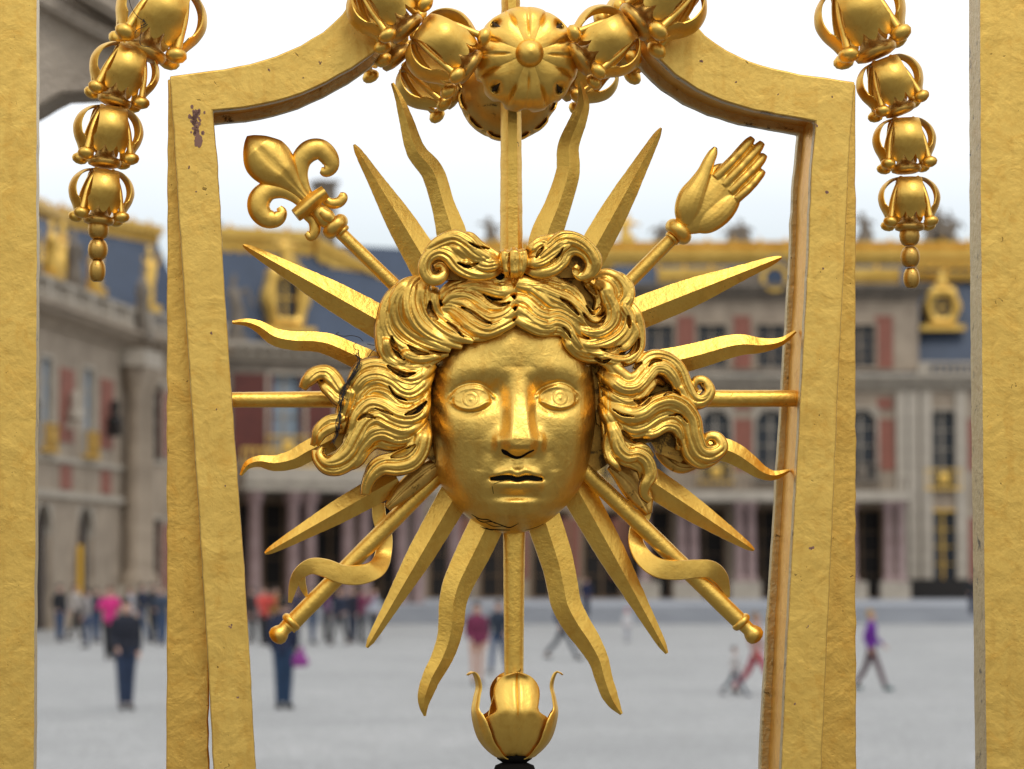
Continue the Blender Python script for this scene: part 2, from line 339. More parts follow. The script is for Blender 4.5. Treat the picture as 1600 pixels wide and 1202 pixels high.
o = rod('gate_rod', [(1060, 623), (1150, 623), (1262, 622.5)], [28, 27, 26], 0, M_RAY, jit=.2)
tag(o, 'short horizontal gilded rod from the curls to the right frame bar', 'rod', 'rods meeting at the sun face')
# ------------------------------------------------------------------ sun face with rays
st = thing('sun_mask', GP(806, 832), 'gilded sun face with parted wavy hair and sixteen rays at the centre of the gate', 'sun mask')
STR = [((553, 226), (675, 429), (3, 26, 44, 56)), ((1033, 200), (915, 412), (3, 27, 42, 50)), ((380, 383), (625, 522), (4, 28, 46, 54)),
       ((1221, 402), (980, 497), (4, 27, 45, 52)), ((414, 865), (620, 748), (4, 26, 38, 44)), ((1178, 860), (985, 732), (4, 28, 42, 48)),
       ((573, 1012), (716, 765), (4, 26, 42, 50)), ((1042, 1021), (893, 752), (5, 28, 44, 54))]
for tip, base, w in STR:
    P = np.array([tip, base], float); t = np.array([0, .02, .07, .3, .6, 1.])[:, None]; pts = P[0] * (1 - t) + P[1] * t
    ww = [w[0], w[0] + 4, w[0] + 10, w[1], w[2], w[3]]
    V, f = sweep(pts, ww, P_RAY, 0., 44, jit=.3, kd=46); mesh('straight_ray', V, f, M_RAY, st, smooth=22)
WAV = [([(613, 130), (625, 158), (635, 189), (650, 236), (676, 270), (692, 320), (705, 364), (712, 405)], [5, 14, 22, 30, 35, 36, 46, 50]),
       ([(906, 128), (911, 162), (903, 189), (888, 229), (887, 270), (872, 320), (855, 364), (846, 405)], [6, 19, 27, 33, 37, 41, 49, 52]),
       ([(363, 504), (385, 504), (405, 511), (430, 527), (460, 533), (490, 534), (515, 539), (547, 553), (610, 582)], [5, 12, 19, 27, 30, 31, 34, 36, 42]),
       ([(1243, 518), (1220, 534), (1190, 540), (1160, 539), (1135, 543), (1110, 550), (1085, 557), (1050, 565), (990, 575)], [5, 13, 23, 32, 37, 39, 41, 43, 46]),
       ([(376, 743), (387, 727), (405, 721), (430, 724), (458, 718), (480, 706), (505, 694), (550, 672)], [4, 13, 18, 25, 30, 33, 35, 38]),
       ([(1234, 735), (1210, 743), (1190, 738), (1170, 724), (1150, 711), (1130, 703), (1090, 694), (1050, 680)], [4, 15, 22, 29, 34, 36, 37, 38]),
       ([(664, 1119), (662, 1104), (664, 1087), (674, 1059), (689, 1031), (700, 1002), (705, 974), (707, 945), (714, 917), (727, 888), (741, 860), (770, 800)], [4, 14, 23, 29, 33, 36, 40, 42, 46, 50, 53, 54]),
       ([(971, 1116), (961, 1102), (952, 1085), (943, 1059), (935, 1031), (919, 1002), (900, 974), (885, 945), (879, 917), (873, 888), (865, 860), (845, 800)], [5, 17, 25, 27, 31, 38, 43, 46, 48, 49, 52, 54])]
for pts, w in WAV:
    V, f = sweep(pts, w, P_RAY, 0., 70, jit=.25, kd=44); mesh('wavy_ray', V, f, M_RAY, st, smooth=22)
# the face: one modelled surface over an oval, depths in mm towards the viewer
FX, FY, FW, FH = 806.5, 632., 133., 201.
def fwy(Y): return FW * (1 + .055 * np.exp(-((Y - 762) / 42) ** 2))
def g2(X, Y, cx, cy, sx, sy): return np.exp(-((X - cx) / sx) ** 2 / 2 - ((Y - cy) / sy) ** 2 / 2)
def sstep(a, b, x): t = np.clip((x - a) / (b - a), 0, 1); return t * t * (3 - 2 * t)
def pdist(X, Y, pts):
    q = cat(pts, 60); d = np.full(X.shape, 1e9); fl = np.stack([X.ravel(), Y.ravel()], 1); dm = np.full(len(fl), 1e9); tt = np.zeros(len(fl))
    for i in range(0, len(q)):
        dd = np.hypot(fl[:, 0] - q[i, 0], fl[:, 1] - q[i, 1]); k = dd < dm; dm[k] = dd[k]; tt[k] = i / 59.
    return dm.reshape(X.shape), tt.reshape(X.shape)
def ridge(X, Y, pts, h, s, ends=.15):
    d, t = pdist(X, Y, pts); return h * np.exp(-(d / s) ** 2 / 2) * np.clip(np.minimum(t, 1 - t) / ends + .15, 0, 1)
EYE = [dict(c=(734, 625), up=[(702, 624), (714, 611), (731, 605), (749, 606), (763, 614), (775, 625)], lo=[(703, 626), (714, 635), (729, 640), (745, 637), (758, 630), (769, 627)]),
       dict(c=(874, 623), up=[(834, 624), (845, 613), (859, 606), (875, 603), (891, 608), (904, 620)], lo=[(838, 627), (848, 629), (860, 635), (876, 638), (893, 633), (905, 623)])]
def face_h(X, Y):
    r = np.hypot((X - FX) / fwy(Y), (Y - FY) / FH); r = np.clip(r, 0, 1)
    h = 88 * (1 - r ** 2.9) ** .5
    m = 1 - sstep(.86, 1.0, r)
    f = np.zeros_like(h); ax = X - 808.5
    f += 9 * g2(X, Y, 808, 530, 75, 42)
    # nose
    ys = [575, 590, 610, 640, 670, 688, 698, 704, 711, 716]; hs = [0, 4, 11, 19, 28, 33, 32, 26, 10, 0]
    hn = np.interp(Y, ys, hs); wi = np.interp(Y, [590, 620, 650, 680, 700], [7.5, 8, 9, 11.5, 11.5]); wo = np.interp(Y, [590, 620, 650, 690, 715], [36, 29, 29, 33, 28])
    f += hn * (1 - sstep(0, 1, np.clip((np.abs(ax) - wi) / (wo - wi), 0, 1)))
    for cx in (778, 840): f += 18 * g2(X, Y, cx, 691, 9.0, 11)
    for cx in (766, 852): f -= 3.2 * g2(X, Y, cx, 690, 4.5, 12)
    # brows and sockets
    f += ridge(X, Y, [(783, 602), (768, 588), (742, 580), (714, 583), (694, 598)], 3.6, 14)
    f += ridge(X, Y, [(833, 602), (848, 586), (872, 578), (898, 581), (918, 596)], 3.6, 14)
    f -= 12 * g2(X, Y, 776, 612, 15, 17) + 12 * g2(X, Y, 841, 612, 14, 17)
    f -= 8 * g2(X, Y, 736, 618, 34, 17) + 8 * g2(X, Y, 875, 616, 32, 17)
    for e in EYE:
        cx, cy = e['c']; q = ((X - cx - (3 if cx < 800 else -4)) / 31) ** 2 + ((Y - cy) / 20) ** 2
        f += 8.8 * np.sqrt(np.clip(1 - q, 0, 1)) * sstep(0, .25, np.clip(1 - q, 0, 1))
        f += ridge(X, Y, e['up'], 3.7, 2.3, .08) + ridge(X, Y, e['lo'], 2.5, 2.0, .08)
        f -= ridge(X, Y, [(x, y - 5.5) for x, y in e['up']], 2.6, 2.2, .1)
        f -= ridge(X, Y, [(x, y + 8) for x, y in e['lo']], 2.4, 4, .2)
        d = np.hypot(X - cx, Y - cy); f += .5 * sstep(13, 11, d) - .75 * np.exp(-((d - 12.2) / 1.1) ** 2) - .6 * np.exp(-((d - 6.5) / 1.0) ** 2) + .9 * np.exp(-(d / 2.4) ** 2) - .5 * np.exp(-((d - 3.8) / 1.0) ** 2)
    f += 5.5 * g2(X, Y, 727, 672, 27, 26) + 5.5 * g2(X, Y, 889, 670, 26, 26)
    f -= ridge(X, Y, [(762, 702), (752, 718), (748, 738)], 1.6, 6); f -= ridge(X, Y, [(856, 702), (866, 718), (868, 738)], 1.6, 6)
    # mouth and chin
    f += 9 * g2(X, Y, 807, 742, 38, 27)
    f -= 2.4 * np.exp(-((X - 806.5) / 5) ** 2) * sstep(712, 718, Y) * sstep(736, 728, Y)
    f += ridge(X, Y, [(800, 720), (795, 733)], 1.2, 3); f += ridge(X, Y, [(813, 720), (819, 733)], 1.2, 3)
    f += ridge(X, Y, [(768, 744), (782, 739), (795, 736.5), (806, 740), (818, 736.5), (830, 739), (845, 744)], 5.2, 4.2)
    f += 7.8 * g2(X, Y, 788, 758.5, 15, 6.2) + 7.8 * g2(X, Y, 827, 758, 15, 6.2)
    f -= ridge(X, Y, [(763, 748), (777, 748), (794, 747), (807, 750), (821, 747), (836, 748.5), (850, 749)], 9, 2.1, .06)
    f -= 6.5 * g2(X, Y, 806.5, 776, 24, 5.5)
    f += 11 * g2(X, Y, 807, 797, 30, 17) + 2.5 * g2(X, Y, 807, 785, 22, 4)
    f -= 2.2 * g2(X, Y, 762, 752, 5, 8) + 2.2 * g2(X, Y, 851, 752, 5, 8)
    return h + f * m
nr, na = 210, 420
rr = np.sin(np.linspace(0.0, 1, nr) * np.pi / 2); rr[0] = 1e-4
# denser square-mapped grid so features stay crisp
G = 340; u = np.linspace(-1, 1, G); U, Vv = np.meshgrid(u, u)
DX = U * np.sqrt(1 - Vv ** 2 / 2); DY = Vv * np.sqrt(1 - U ** 2 / 2); rd = np.hypot(DX, DY); k_ = np.where(rd > 1e-9, (1 - (1 - np.clip(rd, 0, 1)) ** 1.35) / np.maximum(rd, 1e-9), 1.35)
k_ = np.where(rd > 1e-9, np.minimum(k_, 1 / np.maximum(rd, 1e-9)), 1.35)
YY = FY + DY * k_ * FH; XX = FX + DX * k_ * fwy(YY)
H_ = face_h(XX, YY)
FREF = -.02
def fpt(x, y, h): return GP(x, y, -.09, .09 + FREF - np.asarray(h, float) / 1000)
V = fpt(XX, YY, H_).reshape(-1, 3)
edge = list(range(G)) + [i * G + G - 1 for i in range(1, G)] + [(G - 1) * G + j for j in range(G - 2, -1, -1)] + [i * G for i in range(G - 2, 0, -1)]
nV = len(V); bk = GP(XX.ravel()[edge], YY.ravel()[edge], -.09, np.full(len(edge), .09 + .012)); ne = len(edge)
fcs = grid_faces(G, G) + [(edge[i], edge[(i + 1) % ne], nV + (i + 1) % ne, nV + i) for i in range(ne)] + [tuple(range(nV, nV + ne))]
face = mesh('face', np.vstack([V, bk]), fcs, M_FACE, st, smooth=180)
# black strips in the mouth line and nostrils, black grime under the chin
def on_face(name, pts, w, mat, lift=.6, n=40, parent=face, thick=1.2):
    q = cat(np.column_stack([np.array(pts, float), np.interp(np.linspace(0, 1, len(pts)), np.linspace(0, 1, len(w)), w)]), n)
    T = np.gradient(q[:, :2], axis=0); T /= np.linalg.norm(T, axis=1)[:, None]; N = np.stack([-T[:, 1], T[:, 0]], 1); rings = []
    for s, dz in ((-1, -thick), (-.55, lift * .7), (0, lift), (.55, lift * .7), (1, -thick)):
        x = q[:, 0] + N[:, 0] * s * q[:, 2] / 2; y = q[:, 1] + N[:, 1] * s * q[:, 2] / 2; rings.append(fpt(x, y, face_h(x, y) + dz))
    V, f = ring_tube(np.stack(rings, 1)); return mesh(name, V, f, mat, parent, smooth=80)
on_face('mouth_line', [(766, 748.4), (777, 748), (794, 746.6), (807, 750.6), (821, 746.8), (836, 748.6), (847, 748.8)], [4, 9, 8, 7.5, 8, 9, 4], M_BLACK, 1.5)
on_face('nostril_strip', [(781, 703.5), (786, 708), (794, 712.5), (803, 716), (812, 715), (822, 709), (831, 705)], [3, 8.5, 6.5, 6.5, 5.5, 5, 3], M_BLACK, .9)
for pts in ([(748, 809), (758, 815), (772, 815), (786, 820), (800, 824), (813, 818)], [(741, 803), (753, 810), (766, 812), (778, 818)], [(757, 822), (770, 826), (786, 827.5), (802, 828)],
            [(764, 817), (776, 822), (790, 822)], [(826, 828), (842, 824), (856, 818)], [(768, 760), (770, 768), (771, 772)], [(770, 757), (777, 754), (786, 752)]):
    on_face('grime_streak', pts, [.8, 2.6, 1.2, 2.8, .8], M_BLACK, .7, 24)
# ------------------------------------------------------------------ hair: overlapping modelled locks
def hair_d(x, y):
    x = np.asarray(x, float); y = np.asarray(y, float); r = np.hypot((x - 806) / 131., (y - 610) / 200.)
    up = np.interp(r, [0, .5, .6, .7, .8, .9, 1.0, 1.15, 1.35, 1.7, 2.1, 2.6], [104, 97, 89, 81, 72, 63, 58, 54, 49, 39, 30, 24])
    lo = np.interp(r, [0, .92, 1.02, 1.15, 1.35, 1.7, 2.1, 2.6], [16, 18, 30, 48, 52, 42, 32, 24])
    k = sstep(548, 590, y); return up * (1 - k) + lo * k
hair = None
def lock(pts, w, lay=0, ns=2, end=.3, start=.6, hd=None, seed=None, bend=5, sink=14):
    """one modelled lock: rounded back with a few uneven furrows that wander and fade along it"""
    P = np.array(pts, float); n = len(P); seed = int(P[0, 0] * 7 + P[-1, 1] * 3 + w) % 9999 if seed is None else seed
    rs = np.random.RandomState(seed); d = hair_d(P[:, 0], P[:, 1]) if hd is None else np.broadcast_to(np.asarray(hd, float), (n,))
    Q = cat(np.column_stack([P, d]), max(30, int(np.sum(np.linalg.norm(np.diff(P, axis=0), axis=1)) / 2.4))); N_ = len(Q); t = np.linspace(0, 1, N_)
    W_ = w * np.interp(t, [0, .15, .4, .75, 1], [start, .95, 1.06, .92, end]) * (1 + .05 * np.sin(t * rs.uniform(8, 14) + rs.uniform(0, 6)))
    D = Q[:, 2] + lay + bend * np.sin(np.linspace(rs.uniform(0, 3), rs.uniform(4, 8), N_)) - sink * np.clip(1 - t / .16, 0, 1) ** 1.5 - .7 * sink * np.clip((t - .82) / .18, 0, 1) ** 1.3
    T = np.gradient(Q[:, :2], axis=0); T /= np.linalg.norm(T, axis=1)[:, None] + 1e-9; N = np.stack([-T[:, 1], T[:, 0]], 1)
    m = 25; s = np.linspace(-1, 1, m)[None]; skew = rs.uniform(-.25, .25); a = np.sqrt(np.clip(1 - s ** 2, 0, 1)) ** .85 * (1 + skew * s)
    ns = min(ns, 2); g = np.zeros((N_, m)); cen = (np.arange(ns) + 1.) / (ns + 1) * 2 - 1
    for c in cen:
        c = c + rs.uniform(-.16, .16); ph = rs.uniform(0, 6); cc = c + .13 * np.sin(t * rs.uniform(3, 7) + ph)
        t0, t1 = rs.uniform(-.1, .25), rs.uniform(.75, 1.1); env = np.clip(np.minimum(t - t0, t1 - t) / .15, 0, 1); dep = rs.uniform(.16, .40)
        g += (dep * env)[:, None] * np.exp(-((s - cc[:, None]) / rs.uniform(.07, .14)) ** 2)
    W_ = W_ * 1.1; hgt = .43 * a * (1 - g) * W_[:, None]; sx = s * W_[:, None] / 2
    bs = np.linspace(1, -1, 7)[1:-1][None]; bx = bs * W_[:, None] / 2; bh = -.3 * np.sqrt(1 - bs ** 2) * W_[:, None]
    SX = np.hstack([sx, bx]); HH = np.hstack([hgt, bh])
    X = Q[:, 0][:, None] + N[:, 0][:, None] * SX; Y = Q[:, 1][:, None] + N[:, 1][:, None] * SX
    return ring_tube(GP(X, Y, -.09, .09 + FREF - (D[:, None] + HH) / 1000))
def lock_prof(ns, m=21, seed=0):
    s = np.linspace(-1, 1, m); a = .46 * np.sqrt(np.clip(1 - s ** 2, 0, 1)) * (1 - .2 * np.exp(-((s - .1) / .12) ** 2))
    return [(x, -y) for x, y in zip(s, a)] + [(x, .25 * math.sqrt(1 - x * x)) for x in np.linspace(1, -1, 7)[1:-1]]
HAIR = MB(); UND = MB(); FINE = []; FINE_K = []
SRS = np.random.RandomState(5)
def strands(pts, w, dst):
    q = cat(np.array(pts, float), 136); T = np.gradient(q, axis=0); T /= np.linalg.norm(T, axis=1)[:, None] + 1e-9; N = np.stack([-T[:, 1], T[:, 0]], 1); t = np.linspace(0, 1, 136)
    for o in np.linspace(-.34, .34, max(2, int(w / 6))):
        a = SRS.randint(0, 45); b = SRS.randint(80, 136); off = (o + SRS.uniform(-.05, .05)) * w * np.interp(t, [0, .2, .8, 1], [.8, 1, .9, .3]) + SRS.uniform(.3, 1.2) * np.sin(t * SRS.uniform(4, 10) + SRS.uniform(0, 6))
        dst.append((q + N * off[:, None])[a:b])
def add(pts, w, lay=0, ns=2, **k):
    if abs(pts[0][0] - 801) < 9 and pts[0][1] < 520: k = dict(sink=2.5, start=.95, **k)
    V, f = lock(pts, w, lay, ns, **k); HAIR.add(V, f); strands(pts, w, FINE)
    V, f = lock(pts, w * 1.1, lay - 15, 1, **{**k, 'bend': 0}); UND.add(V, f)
# crown, left of the parting
add([(801, 437), (775, 441), (745, 441), (716, 446), (696, 456), (683, 470)], 24, 2, 3)
add([(801, 452), (782, 458), (762, 452), (742, 447), (718, 452), (700, 464)], 20, 8, 2)
add([(800, 470), (785, 482), (765, 483), (748, 470), (728, 460), (706, 462), (692, 474)], 22, 6, 3)
add([(799, 488), (784, 498), (762, 503), (742, 492), (726, 476), (706, 474), (692, 486)], 22, 9, 3)
add([(797, 503), (778, 514), (756, 520), (735, 508), (720, 492), (705, 482), (688, 482), (682, 470)], 22, 6, 3)
add([(792, 508), (770, 519), (744, 523), (720, 514), (700, 500), (686, 486), (682, 470)], 22, 3, 3)
# left side mass
add([(672, 434), (664, 446), (660, 466), (666, 490), (684, 508), (708, 524), (738, 536)], 26, 10, 3)
add([(662, 434), (648, 446), (642, 470), (648, 495), (664, 514), (690, 530), (722, 543)], 26, 12, 3)
add([(656, 434), (634, 448), (622, 472), (626, 500), (644, 520), (670, 534), (704, 548)], 26, 9, 3)
add([(646, 438), (620, 456), (606, 482), (606, 510), (622, 534), (648, 548), (680, 555), (702, 553)], 22, 6, 2)
add([(682, 446), (676, 466), (680, 486), (696, 500), (716, 506)], 20, 4, 2)
add([(606, 476), (598, 500), (598, 530), (604, 552), (620, 567), (646, 573), (672, 566), (696, 556)], 18, 8, 2)
add([(604, 520), (606, 545), (620, 562), (640, 566)], 13, 12, 1)
add([(625, 545), (640, 556), (662, 560), (690, 556)], 14, 12, 1)
# left lower flow
add([(680, 566), (662, 582), (644, 592), (626, 588), (608, 576), (586, 570), (566, 576), (553, 592), (546, 612)], 26, 6, 3)
add([(677, 575), (662, 598), (644, 612), (629, 610), (612, 596), (592, 588), (572, 592), (558, 608), (550, 630)], 24, 10, 3)
add([(671, 590), (662, 615), (646, 628), (626, 626), (606, 610), (586, 606), (570, 618), (560, 640), (550, 658)], 24, 5, 2)
add([(668, 612), (659, 638), (643, 650), (621, 648), (598, 634), (578, 632), (562, 648), (552, 670), (540, 690)], 26, 12, 3)
add([(667, 640), (652, 660), (632, 668), (610, 660), (590, 650), (572, 658), (558, 680), (546, 702), (530, 716), (512, 720), (502, 708), (506, 696)], 26, 9, 3, end=.4)
add([(662, 660), (644, 678), (623, 684), (600, 676), (582, 680), (566, 698), (552, 718), (532, 730), (512, 730), (498, 716), (494, 700)], 22, 4, 2, end=.45)
add([(653, 678), (636, 692), (612, 694), (590, 690), (574, 702), (562, 722), (545, 732)], 17, 0, 2)
add([(546, 612), (534, 606), (524, 592), (510, 580), (494, 582), (480, 594), (474, 604)], 23, 4, 2, hd=34, end=.5)
add([(546, 628), (530, 624), (518, 612), (506, 600), (498, 592)], 14, 10, 1, hd=30)
add([(544, 640), (532, 652), (514, 656), (500, 668), (494, 684), (490, 694)], 16, 6, 2, hd=30, end=.45)
add([(552, 600), (545, 625), (538, 650), (534, 676)], 24, 2, 2, hd=34, end=.6)
add([(536, 664), (520, 668), (504, 678), (498, 695)], 12, 12, 1, hd=30)
add([(665, 655), (662, 682), (656, 706), (643, 722), (623, 728), (600, 728), (584, 740), (575, 758), (573, 772)], 26, 8, 3, end=.5)
add([(659, 664), (648, 688), (638, 706), (617, 714), (596, 718), (580, 730), (574, 748)], 16, 3, 2)
add([(668, 560), (665, 590), (667, 620), (665, 650), (668, 680)], 14, -6, 2)
# right of the parting
add([(803, 437), (830, 440), (860, 441), (886, 450), (903, 462), (914, 478)], 24, 2, 3)
add([(803, 452), (822, 452), (842, 466), (858, 480), (878, 484), (898, 494), (914, 506)], 22, 8, 3)
add([(803, 470), (820, 476), (836, 492), (854, 498), (872, 494), (890, 503), (904, 519), (922, 532)], 22, 5, 3)
add([(803, 488), (818, 496), (834, 508), (852, 514), (868, 508), (884, 514), (894, 530), (908, 545)], 20, 9, 3)
add([(804, 500), (820, 510), (840, 517), (860, 516), (878, 518), (892, 530), (904, 544), (920, 555)], 19, 4, 2)
add([(806, 442), (836, 452), (860, 462), (884, 472), (904, 487), (924, 503), (944, 505), (958, 492), (962, 475)], 26, 12, 3, end=.6)
add([(838, 438), (866, 446), (890, 452), (906, 466), (914, 482), (926, 490), (938, 484), (938, 474)], 13, 13, 1)
add([(930, 432), (950, 428), (968, 440), (974, 458), (968, 474), (978, 494), (972, 516), (950, 532), (920, 538), (896, 528)], 24, 8, 3)
add([(932, 440), (946, 448), (950, 464), (958, 482), (956, 502), (940, 516), (918, 518), (898, 508)], 22, 14, 2)
add([(945, 427), (968, 430), (984, 446), (984, 464), (976, 478), (986, 500), (982, 522), (964, 538), (936, 546), (910, 542)], 18, 4, 2)
add([(984, 466), (998, 492), (1003, 522), (1000, 545), (986, 560), (962, 562), (934, 552), (912, 546)], 17, 8, 2)
add([(976, 500), (990, 506), (994, 522), (982, 540), (965, 550)], 12, 13, 1)
add([(880, 526), (900, 548), (925, 556), (955, 553), (976, 546)], 20, 2, 2)
add([(914, 436), (930, 448), (940, 466), (936, 486), (924, 496)], 17, 2, 2)
add([(934, 436), (950, 444), (959, 460), (953, 478), (944, 490)], 16, 7, 2)
# right lower flow
add([(931, 556), (952, 566), (968, 582), (985, 594), (1003, 586), (1010, 568), (1026, 558), (1048, 562), (1066, 578), (1076, 602), (1088, 622), (1104, 624), (1115, 610), (1108, 594), (1096, 591), (1090, 602), (1097, 608)], 24, 8, 3, end=.3)
add([(941, 576), (958, 594), (976, 606), (996, 604), (1012, 588), (1026, 574), (1044, 576), (1058, 592), (1066, 612), (1080, 630)], 22, 11, 3)
add([(946, 598), (959, 616), (980, 626), (999, 620), (1014, 604), (1030, 594), (1046, 600)], 20, 5, 2)
add([(948, 616), (963, 638), (984, 650), (1006, 646), (1026, 632), (1050, 626), (1072, 636), (1086, 656), (1090, 680), (1100, 704), (1118, 708), (1134, 697), (1128, 682), (1114, 680), (1108, 691), (1116, 697)], 28, 12, 3, end=.28)
add([(950, 636), (965, 658), (988, 672), (1010, 668), (1032, 654), (1054, 648), (1072, 660), (1078, 684), (1086, 708), (1104, 722), (1126, 716), (1136, 704)], 24, 6, 3, end=.4)
add([(1004, 680), (1026, 676), (1044, 666), (1060, 668), (1068, 682), (1066, 702)], 15, 8, 1, end=.5)
add([(1062, 590), (1082, 636), (1098, 660), (1108, 680)], 10, 6, 1)
add([(946, 626), (956, 650), (967, 670), (979, 690), (992, 700), (1010, 700), (1026, 712)], 22, 4, 3)
add([(954, 644), (962, 676), (968, 700), (982, 712), (999, 710), (1014, 720), (1020, 740), (1012, 758), (1012, 772), (1022, 782)], 22, 9, 3, end=.45)
add([(956, 668), (952, 692), (954, 712), (963, 726), (972, 736)], 13, 10, 1)
add([(958, 690), (972, 716), (992, 724), (1004, 732), (1008, 748)], 14, 3, 2)
add([(948, 560), (946, 590), (948, 620), (950, 660), (948, 694)], 12, -8, 2)
hair = HAIR.build('hair', M_HAIR, st, smooth=180, remesh=.00115)
# tarnished gilding, darkened to paint shade behind and between the locks
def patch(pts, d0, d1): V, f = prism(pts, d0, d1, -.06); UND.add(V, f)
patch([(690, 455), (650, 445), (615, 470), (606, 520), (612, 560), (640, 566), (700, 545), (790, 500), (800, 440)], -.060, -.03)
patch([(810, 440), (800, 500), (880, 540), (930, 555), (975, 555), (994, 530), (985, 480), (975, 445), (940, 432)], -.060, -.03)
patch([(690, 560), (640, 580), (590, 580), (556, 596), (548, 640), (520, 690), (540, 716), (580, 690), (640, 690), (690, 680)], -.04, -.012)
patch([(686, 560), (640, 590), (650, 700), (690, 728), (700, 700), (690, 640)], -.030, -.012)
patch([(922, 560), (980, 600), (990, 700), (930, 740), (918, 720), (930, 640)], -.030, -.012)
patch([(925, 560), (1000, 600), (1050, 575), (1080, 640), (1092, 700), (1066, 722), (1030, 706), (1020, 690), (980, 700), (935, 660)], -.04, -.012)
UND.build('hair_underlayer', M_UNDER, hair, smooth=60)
# back hair flaps seen below the curls
for pts, w in (([(690, 722), (660, 742), (630, 768), (604, 794)], [22, 34, 30, 12]), ([(1024, 692), (1040, 712), (1062, 728), (1088, 728)], [20, 30, 26, 10]), ([(950, 728), (980, 750), (1000, 778), (1012, 804)], [14, 40, 38, 12])):
    V, f = sweep(pts, w, lock_prof(1, seed=3), 0, 30, dbase=-.012, kd=18); mesh('back_lock', V, f, M_OLD, st, smooth=80)
# bow of hair tied on top
KN = MB()
def kadd(pts, w, lay=0, ns=2, **k):
    strands(pts, w, FINE_K); V, f = lock(pts, w, lay, ns, hd=k.pop('hd', 88), **k); KN.add(V, f)
kadd([(784, 420), (762, 430), (738, 430), (716, 420), (700, 402), (684, 396), (668, 404), (662, 422), (670, 437), (684, 438), (694, 427), (688, 416), (679, 419)], 21, 0, 2, end=.45)
kadd([(782, 404), (764, 408), (744, 400), (728, 384), (708, 374), (688, 380), (670, 392), (660, 410)], 22, 6, 3)
kadd([(784, 412), (764, 398), (746, 386), (730, 372), (712, 370)], 18, 1, 3)
kadd([(782, 414), (758, 418), (736, 408), (716, 394), (698, 386)], 19, 11, 2)
kadd([(758, 402), (738, 418), (718, 410)], 9, 14, 1)
kadd([(816, 420), (838, 428), (860, 424), (876, 412), (884, 396), (898, 390), (914, 398), (922, 414), (916, 430), (904, 434), (897, 424), (902, 416)], 20, 0, 2, end=.45)
kadd([(818, 408), (838, 404), (858, 388), (876, 376), (898, 378), (916, 390), (928, 408), (926, 426), (912, 442)], 21, 7, 3)
kadd([(818, 400), (832, 388), (846, 380), (866, 374), (884, 370)], 17, 1, 2)
kadd([(818, 414), (842, 412), (862, 400), (878, 388), (894, 382)], 18, 12, 2)
kadd([(822, 400), (834, 390), (846, 382), (852, 388), (842, 400), (828, 408)], 7, 12, 1)
kadd([(789, 391), (787, 402), (788, 418), (793, 434)], 15, 10, 1, bend=0, end=.7); kadd([(801, 389), (800, 404), (800, 420), (801, 437)], 15, 14, 1, bend=0, end=.7); kadd([(811, 391), (814, 402), (813, 418), (808, 434)], 15, 10, 1, bend=0, end=.7)
KNOT = KN.build('hair_bow', M_HAIR, st, smooth=180, remesh=.00115)
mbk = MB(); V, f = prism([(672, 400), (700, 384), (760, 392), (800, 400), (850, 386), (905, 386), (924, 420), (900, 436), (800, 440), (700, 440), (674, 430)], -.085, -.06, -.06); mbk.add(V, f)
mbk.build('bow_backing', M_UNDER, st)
from mathutils.bvhtree import BVHTree
bpy.context.view_layer.update(); dg = bpy.context.evaluated_depsgraph_get()
def to_px(V):
    d = V - C0; fw = d[:, 1] * CP + d[:, 2] * SP; up = -d[:, 1] * SP + d[:, 2] * CP; return 800 + F * d[:, 0] / fw, 601 - F * up / fw
def carve(o, paths, fine):
    """bake the cast surface, then sink real hollows into its front and darken their floors with old grime and painted shade"""
    me = bpy.data.meshes.new_from_object(o.evaluated_get(dg)); o.modifiers.clear(); o.data = me; n = len(me.vertices); v = np.empty(n * 3); me.vertices.foreach_get('co', v); v = v.reshape(-1, 3); nr = np.empty(n * 3); me.vertices.foreach_get('normal', nr); nr = nr.reshape(-1, 3) @ NN
    org = WO[o.name]; x, y = to_px(v + org); push = np.zeros(n)
    for pts, w in paths:
        q = cat(np.array(pts, float), 30); k = np.where((x > q[:, 0].min() - w) & (x < q[:, 0].max() + w) & (y > q[:, 1].min() - w) & (y < q[:, 1].max() + w) & (nr < .35))[0]
        if not len(k): continue
        D = np.hypot(x[k, None] - q[None, :, 0], y[k, None] - q[None, :, 1]); j = D.argmin(1); wd = w * .82 * (.3 + .7 * np.sin(np.pi * j / 29.)) / 2 + .5
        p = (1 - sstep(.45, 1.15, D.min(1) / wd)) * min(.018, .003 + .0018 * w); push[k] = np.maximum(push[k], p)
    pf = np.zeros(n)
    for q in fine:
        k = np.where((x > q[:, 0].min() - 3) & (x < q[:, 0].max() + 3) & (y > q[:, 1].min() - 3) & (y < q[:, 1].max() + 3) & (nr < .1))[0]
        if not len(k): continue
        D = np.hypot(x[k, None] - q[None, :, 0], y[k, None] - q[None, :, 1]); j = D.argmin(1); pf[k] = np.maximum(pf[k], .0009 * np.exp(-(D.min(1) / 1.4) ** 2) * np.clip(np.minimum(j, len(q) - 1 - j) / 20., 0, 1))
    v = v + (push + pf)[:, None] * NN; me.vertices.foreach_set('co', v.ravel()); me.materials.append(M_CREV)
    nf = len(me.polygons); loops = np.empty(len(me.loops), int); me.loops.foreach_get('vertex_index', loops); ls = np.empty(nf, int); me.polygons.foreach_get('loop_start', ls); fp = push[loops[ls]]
    me.polygons.foreach_set('material_index', (fp > .0085).astype(int)); me.shade_smooth(); me.update()  # deepest faces take the dark colour, painted shade along with grime
